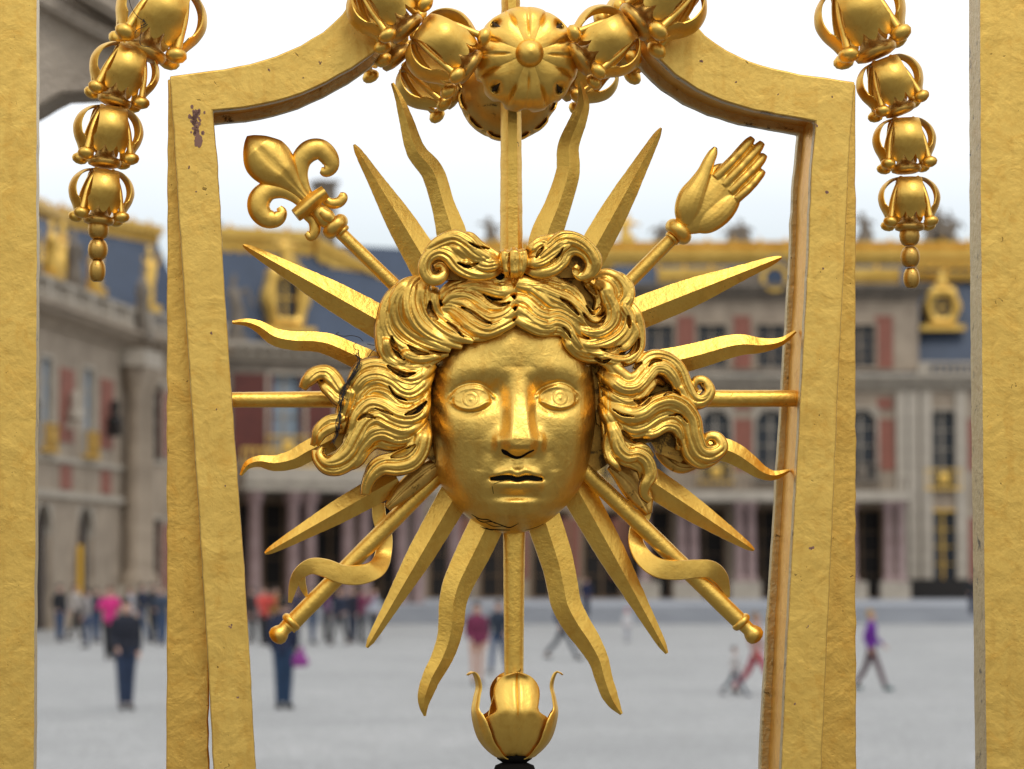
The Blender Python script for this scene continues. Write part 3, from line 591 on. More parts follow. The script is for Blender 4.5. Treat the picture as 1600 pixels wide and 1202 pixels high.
carve(hair, [([(756, 460), (768, 470), (782, 476), (797, 473)], 7), ([(722, 480), (738, 488), (752, 498), (768, 506)], 7), ([(699, 504), (710, 512), (724, 526)], 6), ([(672, 472), (673, 486), (683, 498)], 12),
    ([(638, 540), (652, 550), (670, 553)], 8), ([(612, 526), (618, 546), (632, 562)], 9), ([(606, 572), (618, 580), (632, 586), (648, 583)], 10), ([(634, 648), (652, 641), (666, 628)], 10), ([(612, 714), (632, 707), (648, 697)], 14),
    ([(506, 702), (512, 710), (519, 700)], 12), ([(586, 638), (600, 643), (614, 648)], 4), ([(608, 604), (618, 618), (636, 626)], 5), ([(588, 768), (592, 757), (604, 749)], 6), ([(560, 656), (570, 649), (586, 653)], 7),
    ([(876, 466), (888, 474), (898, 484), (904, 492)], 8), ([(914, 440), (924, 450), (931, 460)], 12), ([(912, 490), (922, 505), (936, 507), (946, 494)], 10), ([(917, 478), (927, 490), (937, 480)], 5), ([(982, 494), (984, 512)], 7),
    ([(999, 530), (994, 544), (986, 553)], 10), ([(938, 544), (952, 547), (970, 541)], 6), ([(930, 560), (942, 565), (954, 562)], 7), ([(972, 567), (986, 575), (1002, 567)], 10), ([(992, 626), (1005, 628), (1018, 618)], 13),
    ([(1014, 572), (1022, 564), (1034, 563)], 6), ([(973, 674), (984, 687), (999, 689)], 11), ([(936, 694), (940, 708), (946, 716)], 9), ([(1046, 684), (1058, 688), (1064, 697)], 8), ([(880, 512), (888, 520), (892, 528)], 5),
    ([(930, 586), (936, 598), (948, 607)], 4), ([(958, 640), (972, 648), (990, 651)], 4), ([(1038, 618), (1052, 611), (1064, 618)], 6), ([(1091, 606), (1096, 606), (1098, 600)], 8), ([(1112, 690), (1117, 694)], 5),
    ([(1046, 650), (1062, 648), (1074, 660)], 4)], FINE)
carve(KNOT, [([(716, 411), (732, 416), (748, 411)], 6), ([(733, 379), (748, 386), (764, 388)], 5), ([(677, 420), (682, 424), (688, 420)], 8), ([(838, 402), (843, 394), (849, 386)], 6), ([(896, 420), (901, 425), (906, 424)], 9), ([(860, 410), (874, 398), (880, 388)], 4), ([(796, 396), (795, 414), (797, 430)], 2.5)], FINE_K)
bpy.context.view_layer.update(); dg = bpy.context.evaluated_depsgraph_get()
def surf(objs):
    V = []; Fc = []; n = 0
    for o in objs:
        m = o.data; v = np.empty(len(m.vertices) * 3); m.vertices.foreach_get('co', v); v = v.reshape(-1, 3) + WO[o.name]
        V.append(v); Fc += [tuple(i + n for i in p.vertices) for p in m.polygons]; n += len(v)
    return BVHTree.FromPolygons(np.vstack(V).tolist(), Fc)
tree_ = surf([hair, KNOT, face])
for cx, cy, w in ((780, 431, 14), (824, 430, 14)):
    V, f = sweep([(cx - 7, cy - 3), (cx, cy + 2), (cx + 7, cy + 1)], [6, 13, 5], P_round(12, .3, .3), -.09, 12, dbase=-.012); mesh('hollow_shade', V, f, M_BLACK, KNOT, smooth=180)  # black lenses paint the shade of hollows beside the knot
# tangled dark thread caught on the left curls
def thread(name, pts3, r, label, catg, ref, parent=None, mat=M_THREAD, n=60):
    q = cat(np.array(pts3, float), n); V, f = tube3(GP(q[:, 0], q[:, 1], ref, q[:, 2] / 1000), r, 6)
    return mesh(name, V, f, mat, parent, smooth=80)
mbt = MB()
for k in range(15):
    base = np.array([(566, 536), (571, 548), (566, 562), (558, 576), (549, 590), (543, 604), (540, 622), (537, 645), (535, 668), (528, 682)], float)
    j = RNG.normal(0, 2.6 if k else .5, base.shape); a, b = (0, 10) if k < 5 else sorted(RNG.choice(11, 2, replace=False)); b = max(b, a + 3); seg = base[a:b] + j[a:b]
    if len(seg) < 3: seg = base[:4] + j[:4]
    if k > 8: seg = np.vstack([seg, seg[-1] + RNG.normal(0, 9, 2)])
    q = cat(seg, 60); o_ = GP(q[:, 0], q[:, 1], -.25); hit = [tree_.ray_cast(Vector(p), Vector(NN), .24)[3] for p in o_]; dd = np.array([.19 if h is None else h for h in hit]); dd = np.minimum(dd, np.convolve(np.pad(dd, 3, 'edge'), np.ones(7) / 7, 'valid')) - .0015 - .001 * RNG.rand()
    V, f = tube3(o_ + NN * dd[:, None], .00052, 5); mbt.add(V, f)
for pts in ([(566, 536), (560, 530), (548, 527), (536, 528), (524, 525), (528, 522)], [(572, 540), (584, 542), (594, 535), (598, 531)], [(560, 550), (553, 548), (551, 542), (556, 538)], [(574, 560), (580, 552), (586, 546)]):
    q = cat(np.column_stack([np.array(pts, float), np.full(len(pts), -30.)]), 30); V, f = tube3(GP(q[:, 0], q[:, 1], 0, q[:, 2] / 1000), .0006, 5); mbt.add(V, f)
tag(mbt.build('tangled_thread', M_THREAD, smooth=80), 'tangle of dark thread caught on the curls left of the face', 'thread')
# ------------------------------------------------------------------ sceptres behind the head
def torus_ring(c, ax, R0, r, ref, d, squash=1., name='ring', mat=M_ORN, parent=None):
    """bulging collar across a shaft: c traced centre, ax unit direction (px) of the shaft"""
    o = GP(c[0], c[1], ref, d); a = np.array(ax, float); a /= np.linalg.norm(a); A = E1 * a[0] - EZ * a[1]
    U = np.cross(A, NN); pr = [(R0 * .55, -r)] + [(R0 + r * .95 * math.cos(t) - .001, r * math.sin(t)) for t in np.linspace(-1.45, 1.45, 13)] + [(R0 * .55, r)]
    V, f = lathe(pr, lambda v: o + v[..., :1] * U + v[..., 1:2] * NN * squash + v[..., 2:3] * A, 28)
    return mesh(name, V, f, mat, parent, smooth=70)
def ball_end(c, ax, prof, ref, d, name, mat, parent):
    o = GP(c[0], c[1], ref, d); a = np.array(ax, float); a /= np.linalg.norm(a); A = E1 * a[0] - EZ * a[1]; U = np.cross(A, NN)
    V, f = lathe(prof, lambda v: o + v[..., :1] * U + v[..., 1:2] * NN + v[..., 2:3] * A, 24); return mesh(name, V, f, mat, parent, smooth=70)
s1 = thing('lily_sceptre', GP(1172, 987), 'gilded sceptre with a fleur-de-lis head, crossing behind the face from upper left', 'sceptre', 'crossed sceptres')
V, f = sweep([(524, 356), (640, 469), (900, 722), (1160, 975)], [20, 22, 26, 27], P_round(18), -.022, 60, jit=.2); mesh('shaft', V, f, M_RAY, s1, smooth=70)
AX1 = (.715, .70)
torus_ring((1158, 972), AX1, .0115, .0065, -.022, 0, name='ring', parent=s1)
ball_end((1164, 978), AX1, [(.011, -.002), (.0105, .008), (.0135, .013), (.0155, .02), (.0135, .027), (.008, .031), (.002, .0325)], -.022, 0, 'end_knob', M_ORN, s1)
def petal_sweep(pts, w, ref, n=60, parent=None, name='petal', prof=None, mat=M_ORN, **k):
    V, f = sweep(pts, w, prof or P_round(22, .34, .3), ref, n, **k); return mesh(name, V, f, mat, parent, smooth=60)
P_CREASE = [(math.cos(t), -(.34 * math.sin(t) - (.05 * math.exp(-(math.cos(t) / .12) ** 2) if math.sin(t) > .5 else 0)) if math.sin(t) > 0 else -.3 * math.sin(t)) for t in np.linspace(0, 2 * np.pi, 40, endpoint=False)]
petal_sweep([(386, 213), (390, 218), (399, 229), (412, 244), (428, 259), (443, 273), (457, 288), (470, 302), (482, 314)], [2, 22, 50, 72, 72, 56, 34, 20, 15], -.03, prof=P_CREASE, parent=s1, name='centre_petal', kd=58)
petal_sweep([(484, 306), (474, 290), (468, 270), (471, 250), (484, 236), (501, 234), (514, 246), (517, 260), (509, 268), (501, 266)], [12, 20, 27, 32, 35, 33, 30, 25, 19, 10], -.028, parent=s1, name='side_petal')
petal_sweep([(472, 320), (458, 306), (440, 297), (420, 298), (406, 311), (405, 328), (416, 341), (432, 342), (440, 332), (436, 324)], [12, 20, 27, 32, 36, 35, 31, 26, 18, 9], -.028, parent=s1, name='side_petal')
petal_sweep([(462, 337), (476, 326), (490, 313), (508, 300)], [22, 25, 25, 22], -.036, parent=s1, name='band', prof=[(s, -y) for s, y in ((-1, 0), (-.9, .35), (-.55, .42), (-.5, .5), (0, .62), (.5, .5), (.55, .42), (.9, .35), (1, 0))] + [(.7, .5), (-.7, .5)])
petal_sweep([(478, 336), (490, 346), (492, 360), (486, 370), (478, 364)], [14, 18, 18, 15, 8], -.02, parent=s1, name='base_petal')
petal_sweep([(506, 312), (518, 318), (530, 316), (536, 308), (530, 304)], [14, 17, 17, 15, 8], -.02, parent=s1, name='base_petal')
petal_sweep([(490, 322), (500, 332), (510, 342), (520, 350)], [18, 26, 30, 22], -.03, parent=s1, name='base_petal')
petal_sweep([(502, 330), (512, 338), (520, 344)], [12, 18, 12], -.042, parent=s1, name='base_petal')
torus_ring((524, 354), AX1, .013, .0115, -.024, 0, name='collar', parent=s1)
torus_ring((535, 362), AX1, .010, .004, -.024, 0, name='collar', parent=s1)
s2 = thing('hand_sceptre', GP(438, 990), 'gilded sceptre topped by an open hand, crossing behind the face from upper right', 'sceptre', 'crossed sceptres')
V, f = sweep([(1060, 363), (900, 525), (690, 737), (450, 980)], [21, 23, 26, 27], P_round(18), .002, 60, jit=.2); mesh('shaft', V, f, M_RAY, s2, smooth=70)
AX2 = (-.705, .713)
torus_ring((455, 972), AX2, .0115, .0065, .002, 0, name='ring', parent=s2)
ball_end((449, 978), AX2, [(.011, -.002), (.0105, .008), (.0135, .013), (.0155, .02), (.0135, .027), (.008, .031), (.002, .0325)], .002, 0, 'end_knob', M_ORN, s2)
torus_ring((1060, 362), AX2, .0135, .012, -.004, 0, name='collar', parent=s2)
torus_ring((1069, 352), AX2, .0105, .004, -.004, 0, name='collar', parent=s2)
torus_ring((1050, 373), AX2, .0105, .0035, -.004, 0, name='collar', parent=s2)
hb = MB(); HR = -.012
def hadd(pts, w, fr=.42, bk=.4, **k):
    V, f = sweep(pts, w, P_round(18, fr, bk), HR, 34, **k); hb.add(V, f)
hadd([(1068, 355), (1079, 343), (1093, 327), (1108, 311), (1122, 296), (1136, 283), (1146, 275)], [34, 60, 80, 82, 74, 66, 52], .17, .2)
hadd([(1072, 352), (1074, 332), (1080, 310), (1090, 290), (1099, 271), (1106, 254), (1113, 240), (1117, 231)], [26, 42, 44, 33, 23, 19, 15, 6], .34, .34, dpath=[0, -3, -5, -7, -8, -8, -7, -7])
hadd([(1086, 352), (1104, 346), (1124, 330), (1140, 312), (1148, 300)], [26, 40, 44, 36, 20], .28, .3, dpath=[0, -3, -3, -2, 0])
hadd([(1114, 280), (1128, 281), (1142, 290), (1152, 302)], [18, 24, 24, 16], .34, .3, dpath=[-3, -4, -4, -3])
for pts, w in (([(1116, 279), (1138, 258), (1152, 243), (1166, 227), (1176, 216)], 17.2), ([(1129, 291), (1152, 267), (1166, 252), (1181, 235), (1191, 223)], 17.4), ([(1139, 302), (1161, 280), (1175, 266), (1187, 252), (1195, 242)], 17), ([(1148, 313), (1163, 300), (1174, 289), (1184, 277), (1193, 267)], 15)):
    P = cat(np.array(pts, float), 11); k_w = [1, 1.04, 1.0, 1.03, 1.02, .99, 1.02, 1.0, .96, .88, .6]; hadd(P.tolist(), [w * q for q in k_w], .55, .45, dpath=[-4, -5, -6, -6, -6, -5, -5, -4, -3, -2, -1])
hand = hb.build('open_hand', M_ORN, s2, remesh=.001)
# ribbons wound round the lower ends
P_RIB = [(-1, .02), (-.92, -.07), (0, -.11), (.92, -.07), (1, .02), (.9, .08), (0, .05), (-.9, .08)]
def ribbon(pts, w, dp, parent, ref): V, f = sweep(pts, w, P_RIB, ref, 90, dpath=dp, kd=30); return mesh('ribbon', V, f, M_ORN, parent, smooth=50)
ribbon([(592, 786), (594, 808), (602, 838), (600, 864), (592, 884), (578, 894), (556, 899), (532, 897), (508, 888), (486, 885), (468, 896), (459, 914), (453, 942)], [20, 22, 24, 26, 29, 30, 31, 30, 29, 25, 20, 15, 6],
       [16, 18, 18, 12, -6, -16, -20, -20, -18, -12, -6, 2, 6], s2, .0)
V, f = sweep([(470, 898), (472, 912), (476, 924), (480, 934)], [14, 12, 9, 3], P_RIB, .0, 20, dpath=[-4, 0, 4, 6]); mesh('ribbon', V, f, M_ORN, s2, smooth=50)
ribbon([(1010, 782), (1008, 804), (998, 826), (996, 850), (1008, 874), (1028, 888), (1056, 891), (1084, 889), (1108, 890), (1124, 902), (1133, 918), (1139, 934)], [22, 24, 23, 24, 29, 31, 31, 29, 28, 25, 16, 5],
       [16, 20, 18, 10, -4, -16, -20, -20, -16, -8, 0, 4], s1, -.022)
V, f = sweep([(1104, 898), (1112, 910), (1122, 920), (1132, 926)], [14, 13, 10, 3], P_RIB, -.022, 20, dpath=[-8, -2, 2, 4]); mesh('ribbon', V, f, M_ORN, s1, smooth=50)
# ------------------------------------------------------------------ open flower at the foot of the lower rod
fl = thing('flower_finial', GP(803, 1196), 'gilded tulip-shaped flower with curling petals at the foot of the lower rod', 'flower ornament')
FC = GP(804, 1190, -.0); 
def leaf3(ang, prof, half, crease=.0015, thick=.0016, name='petal', ns=25, curl=.55, mat=M_ORN, parent=None, c=FC, lobes=None):
    """sheet petal standing round the flower axis: prof rows (t, radius, height), half rows (t, half width)"""
    nt_ = 44; t = np.linspace(0, 1, nt_); p = np.array(prof, float); q = cat(p[:, 1:3], nt_) if len(p) > 2 else p[:, 1:3]
    hw = np.interp(t, *np.array(half, float).T); s = np.linspace(-1, 1, ns); ca, sa = math.cos(ang), math.sin(ang); ro = ca * -NN + sa * E1; si = ca * E1 + sa * NN
    X = hw[:, None] * s[None]; Rr = q[:, 0][:, None] - curl * X ** 2 / .04 + -crease * np.exp(-(s[None] / .07) ** 2) + .0006 * np.cos(s[None] * 9); Z = q[:, 1][:, None] + (0 if lobes is None else lobes(t[:, None], s[None]))
    T = np.gradient(q, axis=0); nrm = np.stack([T[:, 1], -T[:, 0]], 1); nrm /= np.linalg.norm(nrm, axis=1)[:, None] + 1e-9
    def pos(o): return c + (Rr + o * nrm[:, :1])[..., None] * ro + X[..., None] * si + (Z + o * nrm[:, 1:2])[..., None] * EZ
    A, B = pos(thick / 2), pos(-thick / 2); V = np.vstack([A.reshape(-1, 3), B.reshape(-1, 3)]); n0 = nt_ * ns
    e = list(range(ns)) + [i * ns + ns - 1 for i in range(1, nt_)] + [(nt_ - 1) * ns + j for j in range(ns - 2, -1, -1)] + [i * ns for i in range(nt_ - 2, 0, -1)]
    f = grid_faces(nt_, ns) + grid_faces(nt_, ns, off=n0) + [(e[i], e[(i + 1) % len(e)], n0 + e[(i + 1) % len(e)], n0 + e[i]) for i in range(len(e))]
    return mesh(name, V, f, mat, parent, smooth=70)
PR = [(0, .004, .004), (.15, .024, .010), (.3, .040, .034), (.5, .049, .072), (.62, .047, .09), (.8, .036, .118), (.92, .033, .132), (1, .038, .139)]
HW = [(0, .010), (.06, .022), (.15, .033), (.28, .043), (.4, .0495), (.48, .052), (.53, .0505), (.565, .044), (.59, .036), (.62, .0315), (.68, .0335), (.76, .036), (.83, .0355), (.89, .0315), (.94, .0245), (.98, .012), (1, .003)]
for k, a in enumerate((0, math.pi)): leaf3(a, [(t_, r_ * 1.12, z_) for t_, r_, z_ in PR], HW, parent=fl, curl=.40, crease=.004)
PR2 = [(0, .004, .004), (.12, .030, .008), (.3, .056, .034), (.5, .067, .072), (.66, .064, .098), (.8, .060, .116), (.92, .064, .134), (.97, .069, .139), (1, .075, .134)]
HW2 = [(0, .010), (.1, .024), (.25, .033), (.42, .036), (.52, .034), (.58, .029), (.62, .0215), (.75, .0185), (.9, .017), (.97, .012), (1, .004)]
for a in (math.pi / 2 - .1, -math.pi / 2 + .1): leaf3(a, PR2, HW2, parent=fl, curl=.5, crease=.002)
for a in (math.pi / 2 + .75, -math.pi / 2 - .75): leaf3(a, [(t_, r_ * .8, z_ * .93) for t_, r_, z_ in PR], HW2, parent=fl, curl=.5, crease=.002)
V, f = lathe([(.0, -.004), (.018, -.002), (.027, .004), (.029, .010), (.024, .012), (.016, .010), (.0, .008)], lambda v: FC + v[..., :1] * E1 + v[..., 1:2] * NN + v[..., 2:3] * EZ, 30); mesh('dark_base', V, f, M_BLACK, fl, smooth=60)
V, f = lathe([(.0, .004), (.016, .0), (.030, -.006), (.033, -.014), (.026, -.022), (.018, -.06), (.018, -.3)], lambda v: FC + v[..., :1] * E1 + v[..., 1:2] * NN + v[..., 2:3] * EZ, 24); mesh('dark_stem', V, f, M_BLACK, fl, smooth=60)
# ------------------------------------------------------------------ rosettes
def rosette(c, ref, label, facing=-1, core=None):
    """domed flower with eight lobed petals and a round boss"""
    o0 = GP(c[0], c[1], ref); t = thing('rosette', o0 - EZ * .08, label, 'rosette', 'rosettes on the upper rod')
    nr_, nt_ = 60, 240; th = np.linspace(0, 2 * np.pi, nt_, endpoint=False); rr_ = np.linspace(0.02, 1, nr_)
    TH, RR = np.meshgrid(th, rr_); a4 = np.cos(4 * TH); a8 = np.abs(np.cos(4 * TH))
    edge_ = 1 - .085 * np.abs(np.cos(6 * TH)) ** 6 * sstep(.8, 1, RR)
    ang = RR * 1.62; rad = .082 * np.sin(ang) * edge_; dep = .060 * np.abs(np.cos(ang)) ** .8 * np.sign(np.cos(ang)) + .008
    dep = dep + .003 * np.exp(-(np.sin(4 * TH) ** 2) / .012) * (RR > .2) * 0
    g = np.exp(-(np.mod(TH + np.pi / 8, np.pi / 4) - np.pi / 8) ** 2 / .004) * (.5 + .5 * np.cos(4 * TH)) 
    mid = np.exp(-(np.sin(2 * TH) ** 2) / .008); mid2 = np.exp(-(np.cos(2 * TH) ** 2) / .045)
    dep = dep - .003 * mid * sstep(.2, .3, RR) - .020 * mid2 * np.exp(-((RR - .64) / .09) ** 2) - .0050 * np.exp(-(np.cos(4 * TH) ** 2) / .035) * sstep(.35, .5, RR) + .003 * np.abs(np.cos(2 * TH)) * sstep(.3, .6, RR)
    lob = .0055 * np.abs(np.sin(4 * TH + np.pi / 2)) ** .7 * np.exp(-((RR - .62) / .3) ** 2); dep = dep + lob
    def pos(k): return o0 + (rad * k * np.cos(TH))[..., None] * E1 + (rad * k * np.sin(TH))[..., None] * EZ + (facing * dep * k)[..., None] * NN
    A, B = pos(1.0), pos(.965); V = np.vstack([A.reshape(-1, 3), B.reshape(-1, 3)]); n0 = nr_ * nt_
    f = grid_faces(nr_, nt_, True) + grid_faces(nr_, nt_, True, n0) + [(n0 - nt_ + j, n0 - nt_ + (j + 1) % nt_, 2 * n0 - nt_ + (j + 1) % nt_, 2 * n0 - nt_ + j) for j in range(nt_)] + [tuple(range(nt_)), tuple(range(n0, n0 + nt_))]
    mesh('dome', V, f, M_ORN, t, smooth=60)
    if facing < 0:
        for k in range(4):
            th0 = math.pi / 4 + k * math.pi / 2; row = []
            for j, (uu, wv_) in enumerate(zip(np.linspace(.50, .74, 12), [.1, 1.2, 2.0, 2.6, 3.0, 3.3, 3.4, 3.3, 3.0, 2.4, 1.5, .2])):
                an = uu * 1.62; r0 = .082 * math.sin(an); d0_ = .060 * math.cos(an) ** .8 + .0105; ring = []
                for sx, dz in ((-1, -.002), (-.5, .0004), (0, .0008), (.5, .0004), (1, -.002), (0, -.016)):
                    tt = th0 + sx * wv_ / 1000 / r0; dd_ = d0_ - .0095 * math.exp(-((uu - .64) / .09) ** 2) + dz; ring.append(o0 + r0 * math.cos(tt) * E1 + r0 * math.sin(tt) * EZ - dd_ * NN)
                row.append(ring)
            V, f = ring_tube(np.array(row)); mesh('petal_slot_shade', V, f, M_CREV, t, smooth=60)  # solid dark insert paints in the shade of a petal hole
    V, f = lathe([(.0, .088), (.010, .0865), (.017, .082), (.0215, .073), (.0215, .066), (.018, .056), (.0, .054)], lambda v: o0 + v[..., :1] * E1 + v[..., 1:2] * EZ + facing * v[..., 2:3] * NN, 30); mesh('boss', V, f, M_ORN, t, smooth=80)
    V, f = lathe([(.0, .0), (.05, .0), (.066, .02), (.05, .045), (0, .05)] if facing < 0 else [(0, -.042), (.03, -.038), (.055, -.026), (.072, -.006), (.078, .012), (.06, .03), (0, .04)], lambda v: o0 + v[..., :1] * E1 + v[..., 1:2] * EZ + facing * v[..., 2:3] * NN, 30); mesh('inner_core', V, f, core or M_OLD, t, smooth=60)
    return t
rosette((820, 96), -.075, 'domed gilded rosette with eight petals and round boss, facing forward above the head', core=M_BLACK)
rosette((795, 140), .075, 'dark-bottomed gilded rosette on the far side, half hidden behind the forward one', 1, M_OLD)
# ------------------------------------------------------------------ bellflower garlands
BF = {}
def bell_protos():
    c0 = np.zeros(3); f_ = lambda v: v
    # leaf in local space: axis along -z, opening towards -y
    nt_, ns = 40, 29; t = np.linspace(0, 1, nt_); s = np.linspace(-1, 1, ns)
    prof = cat([(.0205, 0), (.036, -.0035), (.0505, -.016), (.0575, -.034), (.055, -.052), (.047, -.069), (.0435, -.079)], nt_)
    hw = np.interp(t, [0, .15, .4, .7, .9, 1], [.0205, .0225, .0235, .026, .0295, .0285])
    hem = (.62 + .38 * np.abs(np.cos(1.5 * np.pi * s)) ** .38); hem = 1 - (1 - hem) * .55
    T_ = np.clip((t[:, None] * (1 + 0 * s[None])), 0, 1); TT = np.where(T_ > .7, .7 + (T_ - .7) * (hem[None] - .7) / .3, T_)
    def smp(col, x): return np.interp(x, t, prof[:, col])
    X = hw[:, None] * s[None]; Rr = smp(0, TT) - X ** 2 / (2 * .036) ; Z = smp(1, TT)
    def pos(o): return np.stack([X * (1 - o * 8), -(Rr - o), Z], -1)
    A, B = pos(0), pos(.0018); V = np.vstack([A.reshape(-1, 3), B.reshape(-1, 3)]); n0 = nt_ * ns
    e = list(range(ns)) + [i * ns + ns - 1 for i in range(1, nt_)] + [(nt_ - 1) * ns + j for j in range(ns - 2, -1, -1)] + [i * ns for i in range(nt_ - 2, 0, -1)]
    f = grid_faces(nt_, ns) + grid_faces(nt_, ns, off=n0) + [(e[i], e[(i + 1) % len(e)], n0 + e[(i + 1) % len(e)], n0 + e[i]) for i in range(len(e))]
    def me(name, V, f, mat, sm=60):
        m = bpy.data.meshes.new(name); m.from_pydata(np.asarray(V).tolist(), [], [tuple(map(int, q)) for q in f]); bm = bmesh.new(); bm.from_mesh(m); bmesh.ops.recalc_face_normals(bm, faces=bm.faces); bm.to_mesh(m); bm.free()
        m.materials.append(mat); m.shade_smooth(); m.set_sharp_from_angle(angle=R(sm)); return m
    BF['leaf'] = me('leaf', V, f, M_ORN)
    a = math.pi / 4; d = np.array([math.sin(a), -math.cos(a), 0])
    pth = cat([tuple(d * .018) [:2] + (-.002,), tuple(d * .030)[:2] + (-.018,), tuple(d * .040)[:2] + (-.040,), tuple(d * .045)[:2] + (-.062,), tuple(d * .049)[:2] + (-.078,)], 20)
    V1, f1 = tube3(pth, [.0062, .0052, .0048, .0046, .0052], 10); e_ = pth[-1]; ax = pth[-1] - pth[-3]; ax /= np.linalg.norm(ax); U = np.cross(ax, [0, 0, 1.]); U /= np.linalg.norm(U); Wv = np.cross(ax, U)
    V2, f2 = lathe([(0, -.004), (.007, -.003), (.0125, .002), (.0135, .007), (.0105, .012), (.0045, .0148), (.0, .015)], lambda v: e_ + v[..., :1] * U + v[..., 1:2] * Wv + v[..., 2:3] * ax, 16)
    BF['stamen'] = me('stamen', np.vstack([V1, V2]), f1 + [tuple(i + len(V1) for i in q) for q in f2], M_ORN)
    V, f = lathe([(0, .0), (.0195, 0), (.0215, -.003), (.016, -.010), (.0125, -.030), (.0125, -.070), (.017, -.080), (.0255, -.084), (.0275, -.089), (.0255, -.095), (.017, -.098), (.0, -.099)], f_, 24)
    BF['core'] = me('bellflower', V, f, M_OLD)
    V, f = lathe([(0, 0), (.008, 0), (.0125, -.003), (.0155, -.009), (.0165, -.016), (.0155, -.023), (.0125, -.029), (.008, -.032), (0, -.032)], f_, 20); BF['bead'] = me('bead', V, f, M_OLD)
bell_protos()
def link(name, me, M, parent, rootloc):
    o = bpy.data.objects.new(name, me); COL.objects.link(o); o.parent = parent; o.matrix_basis = M; return o
def bell(root, rl, a, b, dep, ref, roll=0., sc=None, tilt=0.):
    """bellflower hanging from traced point a (neck) to b (rim bead)"""
    A = GP(a[0], a[1], ref) + NN * dep; B = GP(b[0], b[1], ref) + NN * dep; z = A - B; ln = np.linalg.norm(z); z /= ln; s = float(np.clip(ln / .092, .88, 1.3)) if sc is None else sc
    y = NN - z * (NN @ z); y /= np.linalg.norm(y); x = np.cross(y, z); M = Matrix([[x[i] * s, y[i] * s, z[i] * s, A[i] - rl[i]] for i in range(3)] + [[0, 0, 0, 1]]) @ Matrix.Rotation(roll, 4, 'Z')
    c = link('bellflower', BF['core'], M, root, rl)
    for k in range(4): q = link('leaf', BF['leaf'], Matrix.Rotation(k * math.pi / 2, 4, 'Z') @ Matrix.Scale(1 + random.uniform(-.03, .03), 4), c, None); q = link('stamen', BF['stamen'], Matrix.Rotation(k * math.pi / 2 + random.uniform(-.06, .06), 4, 'Z'), c, None)
    return c
def garland(name, label, chain, ref, dep=0., beads=(), group='bellflower garlands', roll=.16, loc=None):
    rl = GP(*(loc or chain[-1][1]), ref) + NN * dep; root = thing(name, rl, label, 'garland', group)
    for i, (a, b) in enumerate(chain): bell(root, rl, a, b, dep, ref, roll + random.uniform(-.1, .1))
    for (x, y, sx, sz) in beads:
        A = GP(x, y, ref) + NN * dep; M = Matrix.Translation(A - rl) @ Matrix.Diagonal((sx, sx, sz, 1)); link('bead', BF['bead'], M, root, rl)
    return root
garland('bellflower_garland', 'hanging chain of gilded bellflowers beside the left post, ending in three beads',
        [((352, -92), (282, -40)), ((272, -22), (226, 84)), ((206, 74), (178, 160)), ((172, 168), (163, 256)), ((162, 266), (155, 338))], .0,
        beads=[(154, 342, 1, 1.0), (153, 374, .95, 1.0), (152, 406, .8, 1.06)])
garland('bellflower_garland', 'hanging chain of gilded bellflowers beside the right post, ending in three beads',
        [((1222, -92), (1290, -45)), ((1324, -24), (1369, 84)), ((1376, 94), (1407, 174)), ((1411, 186), (1416, 266)), ((1420, 278), (1421, 350))], .0,
        beads=[(1421, 353, 1, 1.0), (1422, 386, .95, 1.0), (1424, 419, .8, 1.0)], roll=-.1)
garland('bellflower_garland', 'front swag of gilded bellflowers running into the rosette from the left',
        [((470, -150), (512, -80)), ((570, -30), (637, 47)), ((652, 48), (736, 106))], -.13, loc=(637, 47))
garland('bellflower_garland', 'front swag of gilded bellflowers running into the rosette from the right',
        [((1170, -150), (1130, -80)), ((1080, -32), (990, 36)), ((984, 44), (904, 94))], -.13, loc=(985, 40), roll=-.1)
garland('bellflower_garland', 'far-side swag of gilded bellflowers seen underneath the left front swag',
        [((470, -150), (512, -80)), ((570, -30), (637, 47)), ((652, 48), (736, 106))], -.13, .25, loc=(637, 47))
garland('bellflower_garland', 'far-side swag of gilded bellflowers seen underneath the right front swag',
        [((1170, -150), (1130, -80)), ((1080, -32), (990, 36)), ((984, 44), (904, 94))], -.13, .25, loc=(985, 40), roll=-.1)
# stray threads on the garlands
mbt = MB()
for pts in ([(202, 5), (208, 25), (220, 40), (236, 46), (252, 30), (266, 14)], [(236, 46), (228, 52), (216, 58), (212, 64)], [(228, 48), (226, 36), (230, 28), (237, 28)], [(224, 46), (232, 32), (233, 44), (222, 52)], [(222, 44), (222, 60), (221, 80), (235, 84)]):
    q = cat(np.column_stack([np.array(pts, float), np.full(len(pts), -58.)]), 30); V, f = tube3(GP(q[:, 0], q[:, 1], 0, q[:, 2] / 1000), .0006, 5); mbt.add(V, f)
tag(mbt.build('tangled_thread', M_THREAD, smooth=80), 'wisp of dark thread on the highest visible bellflower of the left hanging chain', 'thread')
# ------------------------------------------------------------------ stone pier behind the left post
pier = MB()
def slab(poly, Y0, Y1, mb):
    P = np.array(poly, float); n = len(P); A = at(P[:, 0], P[:, 1], Y0); B = A.copy(); B[:, 1] = Y1
    mb.add(np.vstack([A, B]), [tuple(range(n)), tuple(range(2 * n - 1, n - 1, -1))] + [(i, (i + 1) % n, n + (i + 1) % n, n + i) for i in range(n)])
PY = 7.4
slab([(-420, -300), (206, -300), (206, -60), (200, 40), (186, 92), (168, 132), (148, 146), (125, 147), (98, 148), (78, 158), (62, 168), (48, 176), (20, 184), (-40, 200), (-90, 300), (-100, 1700), (-420, 1700)], PY, PY + .16, pier)
M_PIER = plain('brown_weathered_stone', (.50, .42, .33), .92, (.33, .27, .21), 4., .5, 25)
pr_ = pier.build('stone_pier', M_PIER, smooth=30, bevel=.012, base=True); tag(pr_, 'weathered brown stone pier with a bracketed top, behind the left post', 'stone pier')
